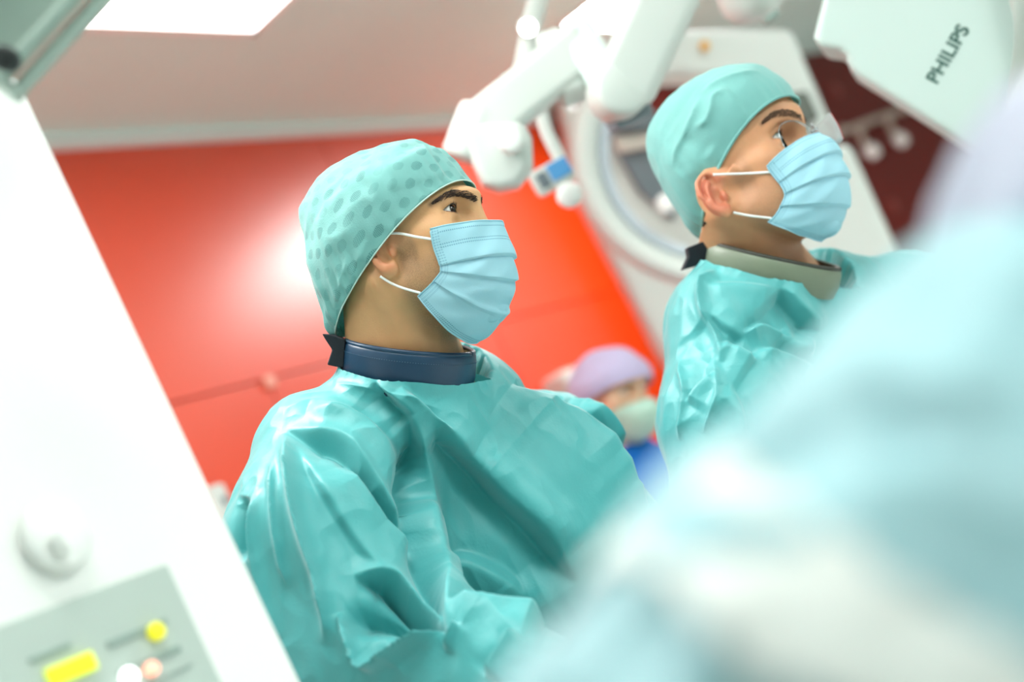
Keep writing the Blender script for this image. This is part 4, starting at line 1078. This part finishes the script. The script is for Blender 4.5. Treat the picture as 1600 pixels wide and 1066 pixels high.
prF = [('c', NB4-ZUP*.02, S4+(NB4-S4)*.2, .07, .095), ('c', S4, A4, .112, .086), ('c', A4, E4, .086, .078), ('c', E4, E4+fw4*.22, .076, .055),
       ('c', NB4-ZUP*.03, R4, .07, .10), ('c', R4, R4-ZUP*.28, .10, .085), ('c', NB4-ZUP*.12, NB4*[1, 1, 0]+ZUP*1.0, .15, .16)]
lo4 = np.array([S4, A4, E4, NB4, R4, E4+fw4*.22]).min(0)-.17; hi4 = np.array([S4, A4, E4, NB4, R4, E4+fw4*.22]).max(0)+.17; lo4[2] = max(lo4[2], .8)
FF = [('k', [(1000, 900), (1150, 840), (1300, 860)], 40, .008), ('k', [(1300, 560), (1420, 620), (1560, 640)], 40, .010), ('r', [(1120, 760), (1250, 700), (1350, 700)], 60, -.006)]
gown_mesh('gown', prF, lo4, hi4, .010, GOWN_F, p4.e, lambda V: (np.linalg.norm(V-NB4, axis=1) > .075) & (np.linalg.norm(V-(E4+fw4*.22), axis=1) > .062), 1, crinkle=(.014, .003), folds=FF)
V, F = lathe_vf([(.18, 1.02), (.21, .8), (.23, .6), (.25, .36)], Matrix.Translation((NB4[0], NB4[1], 0)), 40, False)
mesh_obj('gown_skirt', V, F, GOWN_F, p4.e)
hand('glove', E4+fw4*.22, fw4, (0, 0, -1), GLOVE, p4.e, -1)
e4 = R4-ZUP*.28
tube_obj('sleeve', catmull([e4+ZUP*.03, e4+fw4*.05-ZUP*.03, e4+fw4*.24-ZUP*.02], 10), np.linspace(.084, .05, 10), GOWN_F, p4.e, 16)
hand('glove', e4+fw4*.24-ZUP*.02, fw4, (0, 0, -1), GLOVE, p4.e, 1)
legs(p4.e, np.array([NB4[0], NB4[1], .9])+sd4*.1, np.array([NB4[0], NB4[1], .9])-sd4*.1, TROUSER, fw4)

# white cloth lying over the assistant's forearm
ta, tb = A4+(E4-A4)*.45, A4+(E4-A4)*1.05
tw = nrm(tb-ta)
def cutT(V):
    s_ = (V-ta)@tw; rel = V-ta-s_[:, None]*tw; up = rel@ZUP; side_ = rel@nrm(CF*[1, 1, 0])
    return (s_ > -.015+.012*np.sin(side_*60)) & (s_ < np.linalg.norm(tb-ta)+.01*np.sin(side_*70)) & (up > -.045+.01*np.sin(s_*80))
tt_ = gown_mesh('towel', [('c', ta-tw*.06, tb+tw*.06, .1010, .0960)], np.minimum(ta, tb)-.2, np.maximum(ta, tb)+.2, .006, TOWEL, None, cutT, 1, crinkle=(.008, .002))
md = tt_.modifiers.new('thickness', 'SOLIDIFY'); md.thickness = .002; md.offset = 1
tag(tt_, 'white cloth lying over the blurred forearm of the foreground assistant', 'towel')
# ------------------------------------------------------------------ equipment
def bar(name, a, b, w, h, m, parent, bevel=.01, up=None, ext=0.0, seg=3):
    a, b = np.asarray(a, float), np.asarray(b, float); x = nrm(b-a); up = toC if up is None else up
    z = nrm(up-x*(up@x)); y = np.cross(z, x); a = a-x*ext; b = b+x*ext
    return box_obj(name, frame(x, y, z, (a+b)/2), (np.linalg.norm(b-a), w, h), m, parent, bevel, seg)
def drum(name, c, ax, r, h, m, parent, bev=.006, seg=36):
    ax = nrm(ax); x = nrm(np.cross(ax, [.3, .5, .8])); M = frame(x, np.cross(ax, x), ax, c)
    return lathe_obj(name, [(r-bev, -h/2), (r-bev*.3, -h/2+bev*.3), (r, -h/2+bev), (r, h/2-bev), (r-bev*.3, h/2-bev*.3), (r-bev, h/2)], M, m, parent, seg, 50)
def post(name, p, m, parent, r=.03):
    p = np.asarray(p); return tube_obj(name, [p, (p[0], p[1], ZC+.01)], r, m, parent, 20)
# white equipment cabinet at the left, its face parallel to the red wall
EC = P(250, 590, 1.28)
def cab(px, py, off=0.): return on_plane(px, py, EC+nA*off, nA)
ctop = cab(45, 118)[2]
e = empty('equipment_cabinet', (EC[0], EC[1], 0), 'tall white equipment cabinet at the left with grey control panel and yellow display', 'cabinet')
cw, cd = .62, .34
quad_slab('body', np.array([EC[0], EC[1], .06])-dA*cw, dA, cw, ZUP, ctop-.06, nA, cd, WHITE, e, .006)
quad_slab('plinth', np.array([EC[0], EC[1], 0])-dA*(cw-.02)-nA*.02, dA, cw-.04, ZUP, .06, nA, cd-.04, DARK, e)
MC = lambda p: frame(dA, ZUP, nA, p) if np.dot(np.cross(dA, ZUP), nA) > 0 else frame(-dA, ZUP, nA, p)
tr_ = cab(256, 884); pw_, ph_ = .30, .24
cp = quad_slab('control_panel', tr_-dA*pw_-ZUP*ph_+nA*.006, dA, pw_, ZUP, ph_, nA, .012, GREY_L, e, .003)
def on_panel(name, pxs, m, t=.004, parent=cp, bev=.001, off=.006):
    """rectangle on the panel face through two opposite pixel corners"""
    a, b = cab(*pxs[0], off), cab(*pxs[1], off); s = sorted((0, float((b-a)@dA))); z = sorted((0, float(b[2]-a[2])))
    return quad_slab(name, a+dA*s[0]+ZUP*z[0]+nA*t, dA, s[1]-s[0], ZUP, z[1]-z[0], nA, t, m, parent, bev)
on_panel('display', ((67, 1049), (150, 1046)), YEL, .005)
on_panel('label_strip', ((165, 1004), (262, 976)), GREY_M, .002); on_panel('label_strip', ((182, 1050), (283, 1018)), GREY_M, .002)
on_panel('label_strip', ((44, 1030), (112, 1012)), GREY_M, .002)
on_panel('membrane_keypad', ((196, 1086), (300, 1040)), GREY_M, .0015)
for (a, b, r, m, nm) in ((244, 987, .0075, YELB, 'button'), (237, 1045, .0058, LEDR, 'indicator_lamp'), (202, 1057, .0068, LEDW, 'indicator_lamp')):
    drum(nm, cab(a, b, .010), nA, r, .008, m, cp, .002, 20)
kn = drum('knob', cab(88, 838, .008), nA, .030, .014, WHITE, e, .006)
bar('knob_grip', cab(84, 834, .022), cab(104, 866, .022), .014, .010, WHITE, kn, .004)
# aluminium boom in the upper left corner
e = empty('supply_boom', P(10, 60, 1.12), 'grey aluminium channel boom with dark knob at the upper left corner', 'boom')
a, b = P(-12, 118, 1.12), P(206, -120, 1.16); x = nrm(b-a); z = nrm(toC-x*(toC@x)); y = np.cross(z, x)
sg = 1 if (y@CXA) > 0 else -1
bar('web', a-y*sg*.020, b-y*sg*.020, .060, .020, ALU, e, .002)
bar('lip', a+y*sg*.0125+z*.016, b+y*sg*.0125+z*.016, .007, .022, ALU, e, .0025)
bar('lip', a-y*sg*.048+z*.018, b-y*sg*.048+z*.018, .012, .030, ALU, e, .003)
bar('lip', a+y*sg*.022-z*.004, b+y*sg*.022-z*.004, .010, .016, ALU, e, .003)
bar('end_cap', a-x*.004-y*sg*.012, a+x*.004-y*sg*.012, .078, .026, ALU, e, .003)
drum('knob', P(10, 92, 1.09), toC, .0095, .02, DARK, e, .003)
post('ceiling_post', b, ALU, e, .03)
# wall fittings on the red wall
def fitting(name, px, py, w, h, t, m, label, cat):
    c = wallA(px, py); o = box_obj(name, MC(c+nA*t/2), (w, h, t), m, None, min(.01, t*.3)); tag(o, label, cat); return o
e = empty('wall_intercom', wallA(336, 798), 'small white wall box with grey button on the red wall behind the cabinet', 'intercom')
box_obj('housing', MC(wallA(338, 800)+nA*.02), (.055, .12, .04), WHITE_M, e, .008); box_obj('button', MC(wallA(336, 792)+nA*.043), (.016, .02, .008), GREY, e, .002)
fitting('joint_plate', 419, 598, .038, .034, .012, mat('plate_pink', srgb(236, 160, 140), .4), 'small pale square plate on the red wall panel joint', 'plate')
e = empty('wall_dispenser', wallA(880, 616), 'white rounded wall dispenser on the red wall behind the lavender cap', 'dispenser')
box_obj('housing', MC(wallA(880, 616)+nA*.06), (.24, .12, .12), WHITE_M, e, .03, 4); box_obj('lid', MC(wallA(880, 596)+nA*.06), (.25, .02, .13), WHITE, e, .006)

# jointed white arm (ceiling mounted)
e = empty('pendant_boom', P(960, 150, 2.4), 'jointed white ceiling boom with round elbow joint and hanging end housing', 'boom')
U0, U1, L0, L1 = P(1090, -110, 2.30), P(970, 150, 2.36), P(905, 78, 2.46), P(745, 205, 2.46)
post('ceiling_post', U0, WHITE_M, e, .05)
bar('upper_arm', U0, U1, .105, .10, WHITE_M, e, .022)
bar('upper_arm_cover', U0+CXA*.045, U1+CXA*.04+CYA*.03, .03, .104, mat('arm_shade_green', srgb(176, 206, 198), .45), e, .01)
drum('elbow_joint', P(966, 142, 2.36), toC+.1*CXA, .048, .112, WHITE_M, e, .012)
bar('link_arm', P(898, 50, 2.46), P(958, 150, 2.42), .062, .07, mat('arm_grey_green', srgb(204, 220, 214), .42), e, .014)
bar('lower_arm', L0, L1, .088, .085, WHITE_M, e, .018, ext=.02)
drum('wrist_joint', P(742, 210, 2.46), (L1-L0)*0+CYA*.9+CXA*.35, .044, .10, WHITE_M, e, .012)
M = frame(CXA, CYA, toC, P(775, 246, 2.46))
prism_obj('end_housing', [(-.062, .050), (.045, .058), (.062, .030), (.064, -.020), (.040, -.052), (.005, -.060), (-.022, -.050), (-.040, -.015)], M @ Matrix.Translation((0, 0, .05)), .10, WHITE_M, e, .016)
drum('cap_screw', P(798, 222, 2.38), toC, .020, .05, WHITE, e, .006)
bar('cable_duct', P(900, 150, 2.44), P(858, 60, 2.55), .05, .05, WHITE_M, e, .012)
bar('dark_bracket', P(955, 196, 2.40), P(1012, 170, 2.42), .028, .05, GREY, e, .008)
# handset hanging on a thin arm
e = empty('handset', P(862, 270, 2.7), 'small blue and white handset with round knob on a thin white arm', 'handset')
tube_obj('holder', catmull([P(838, 140, 2.7), P(852, 200, 2.7), P(876, 250, 2.7)], 14), .013, WHITE_M, e, 14)
M = frame(nrm(CXA*.86+CYA*.5), nrm(CYA*.86-CXA*.5), toC, P(862, 276, 2.68))
box_obj('body', M, (.080, .050, .035), WHITE_M, e, .008); box_obj('screen', M @ Matrix.Translation((.018, .004, .018)), (.042, .034, .008), BLUE, e, .003)
box_obj('label', M @ Matrix.Translation((-.018, .0, .018)), (.020, .030, .004), GREY, e, .002)
drum('knob', P(889, 305, 2.66), toC, .024, .04, WHITE, e, .01)
drum('knob', P(806, 44, 2.7), toC, .001, .002, WHITE, e, .0002) if 0 else None
# small lamp head beside the arm, on its own stem
e = empty('lamp', P(826, 43, 2.75), 'small round lit lamp on a pale stem at the top centre', 'lamp')
tube_obj('stem', catmull([P(870, -80, 2.85), P(838, 10, 2.82), P(818, 110, 2.80), P(806, 190, 2.80)], 20), .020, WHITE_M, e, 14)
LP = mat('lamp_lens', (1, 1, 1, 1), .3, emit=(1, 1, 1, 1), estr=6.0)
drum('lens', P(825, 43, 2.76), toC, .016, .012, LP, e, .004); drum('bezel', P(825, 43, 2.775), toC, .020, .016, WHITE_M, e, .003)
post('ceiling_post', P(870, -80, 2.85), WHITE_M, e, .018)

# C-arm gantry behind the surgeons
e = empty('c_arm', (*P(1230, 760, 3.5)[:2], 0), 'large white C-shaped imaging gantry with grey inner recess behind the surgeons', 'imaging machine')
D = 4.1
def strip(name, pts, dep, t, m, bevel=.03):
    """panel of the gantry: outline given in pixels on a plane facing the camera at depth dep, with real thickness t"""
    o = P(800, 533, dep); f = lambda q: on_plane(q[0], q[1], o, CF)
    loc = [((f(q)-o)@CXA, (f(q)-o)@CYA) for q in pts]
    return prism_obj(name, loc, frame(CXA, CYA, toC, o), t, m, e, bevel)
strip('stand_cover', [(872, 150), (930, 180), (1010, 215), (1110, 250), (1230, 260), (1330, 220), (1420, 420), (1480, 560), (1560, 760), (1180, 830), (1052, 590), (905, 310)], D, .22, WHITE_M, .03)
strip('top_beam', [(945, 48), (1240, 44), (1262, 100), (1312, 215), (1240, 225), (1195, 130), (1065, 116), (940, 122)], D-.12, .20, WHITE_M, .025)
drum('indicator', on_plane(1101, 72, P(800, 533, D-.13), CF), toC, .014, .02, ORANGE, e, .004)
strip('grey_recess', [(948, 186), (1020, 170), (1046, 205), (1060, 300), (1055, 345), (1000, 300), (965, 240)], D-.03, .05, GREY, .012)
strip('recess_band', [(958, 212), (1020, 205), (1030, 226), (968, 238)], D-.07, .05, mat('band_cream', srgb(214, 208, 196), .5), .008)
strip('dark_block', [(945, 180), (1012, 168), (1018, 196), (958, 206)], D-.12, .06, GREY, .008)
strip('camera_block', [(1225, 148), (1262, 140), (1282, 185), (1245, 196)], D-.2, .08, mat('block_dark_grey', srgb(92, 98, 90), .5), .01)
cA = P(1110, 235, 3.75)
arc = [cA+1.27*.262*(math.cos(t)*CXA+math.sin(t)*CYA*.98) for t in np.linspace(math.radians(155), math.radians(262), 30)]
tube_obj('arc_rail', arc, .038, WHITE_M, e, 16, flat=1.6)
arc2 = [cA+1.27*.222*(math.cos(t)*CXA+math.sin(t)*CYA*.98)+toC*.01 for t in np.linspace(math.radians(165), math.radians(258), 26)]
tube_obj('inner_rail', arc2, .015, mat('rail_grey_blue', srgb(186, 196, 204), .35), e, 12)
drum('bolt_cap', P(1040, 318, 3.70), toC, .025, .05, WHITE, e, .006)
bx = P(1300, 900, D+.11); bx_ = box_obj('base', frame((1, 0, 0), (0, 1, 0), (0, 0, 1), (bx[0]+.1, bx[1], .45)), (.7, .4, .9), WHITE_M, e, .04)
# hanging lamp housing at the top
e = empty('lamp_housing', P(1165, 0, 2.7), 'white rounded lamp housing hanging into the top edge above the second cap', 'lamp')
a, b = P(1155, -90, 2.7), P(1180, 28, 2.7); M = frame(nrm(np.cross(b-a, toC)), nrm(np.cross(nrm(np.cross(b-a, toC))*-1, b-a)), nrm(b-a), b)
V, F = lathe_vf([(.020, -.16), (.062, -.15), (.066, -.06), (.058, -.02), (.040, .0), (.012, .008)], M, 36)
o = mesh_obj('housing', V, F, WHITE_M, e)
bar('vent_band', P(1195, 34, 2.64), P(1215, 20, 2.64), .012, .03, GREY_M, e, .003)
post('ceiling_post', a, WHITE_M, e, .04)
# detector housing with lettering, upper right
e = empty('x_ray_detector', P(1500, 100, 2.15), 'big pale detector housing with dark lettering at the upper right', 'imaging machine')
o0 = P(1450, 120, 2.15); nD = nrm(-ray(1380, 230)); xD = nrm(CXA-nD*(CXA@nD)); yD = np.cross(nD, xD); MD = frame(xD, yD, nD, o0)
def det(px, py): q = on_plane(px, py, o0, nD)-o0; return (float(q@xD), float(q@yD))
outl = [det(*q) for q in [(1300, -60), (1271, 58), (1279, 74), (1310, 78), (1322, 86), (1324, 98), (1336, 115), (1420, 168), (1510, 226), (1600, 286), (1700, 330), (1760, 200), (1720, -60)]]
prism_obj('housing', outl, MD, .30, WHITE_D, e, .012)
cu = bpy.data.curves.new('lettering', 'FONT'); cu.body = 'PHILIPS'; cu.extrude = .0004; cu.align_x = 'CENTER'; cu.align_y = 'CENTER'
cu.size = .0225; cu.space_character = 1.02; cu.offset = .0006
q0, q1 = np.array(det(1456, 128)), np.array(det(1507, 42)); ang = math.atan2(*(q1-q0)[::-1])
to = bpy.data.objects.new('lettering', cu); COL.objects.link(to); cu.materials.append(INK)
to.matrix_world = MD @ Matrix.Translation((*(q0+q1)/2, .0006)) @ Matrix.Rotation(ang, 4, 'Z')
bpy.context.view_layer.update(); wid = to.dimensions.x; cu.size *= np.linalg.norm(q1-q0)/wid
dg = bpy.context.evaluated_depsgraph_get(); me = bpy.data.meshes.new_from_object(to.evaluated_get(dg)); mw = to.matrix_world.copy()
bpy.data.objects.remove(to); me.transform(mw); lo_ = bpy.data.objects.new('lettering', me); COL.objects.link(lo_); lo_.parent = e; lo_.matrix_parent_inverse = parent_inv(e)
# plastic drape bunched over its right end
V, F = [], []
for i in range(40):
    for j in range(24):
        u, v = i/39, j/23; q = on_plane(1548+u*190+18*math.sin(v*7)+v*70, -70+v*400, o0+nD*(.012+.02*abs(math.sin(u*9+v*5))+.014*math.sin(v*11+u*4)), nD); V.append(q)
F = [(i*24+j, (i+1)*24+j, (i+1)*24+j+1, i*24+j+1) for i in range(39) for j in range(23)]
o = mesh_obj('plastic_drape', V, F, PLASTIC, e); md = o.modifiers.new('thickness', 'SOLIDIFY'); md.thickness = .001
pd = P(1740, -100, 2.3); post('ceiling_post', pd, WHITE_M, e, .05)
bar('yoke', pd, P(1690, 40, 2.3), .10, .08, WHITE_M, e, .02)
# rail with two hooks on the burgundy wall
e = empty('hook_rail', wallB(1365, 190), 'metal rail with two round ended hooks on the burgundy wall', 'rail')
h0, h1 = wallB(1300, 212, .06), wallB(1424, 166, .06)
bar('rail', h0, h1, .03, .022, STEEL, e, .006, up=nB)
for (a, b) in (((1338, 196), (1357, 240)), ((1383, 178), (1402, 222))):
    A_, B_ = wallB(*a, .07), wallB(*b, .10)
    hk = bar('hook_stem', A_, B_, .035, .025, STEEL, e, .008, up=nB)
    drum('hook_end', B_+nB*.02, nB+.2*ZUP, .036, .05, mat('hook_white', srgb(240, 230, 226), .2), hk, .012)
for a in ((1312, 206), (1415, 170)): drum('bracket', wallB(*a, .03), nB, .02, .06, STEEL, e, .004)
# burgundy wall cover screws
for a in ((1306, 141), (1396, 322)):
    o = drum('wall_stud', wallB(*a, .006), nB, .035, .012, mat('stud_burgundy', srgb(132, 52, 44), .4), None, .003)
    tag(o, 'upper round stud on the burgundy wall by the detector' if a[1] < 200 else 'lower round stud on the burgundy wall near the foreground cap', 'stud')
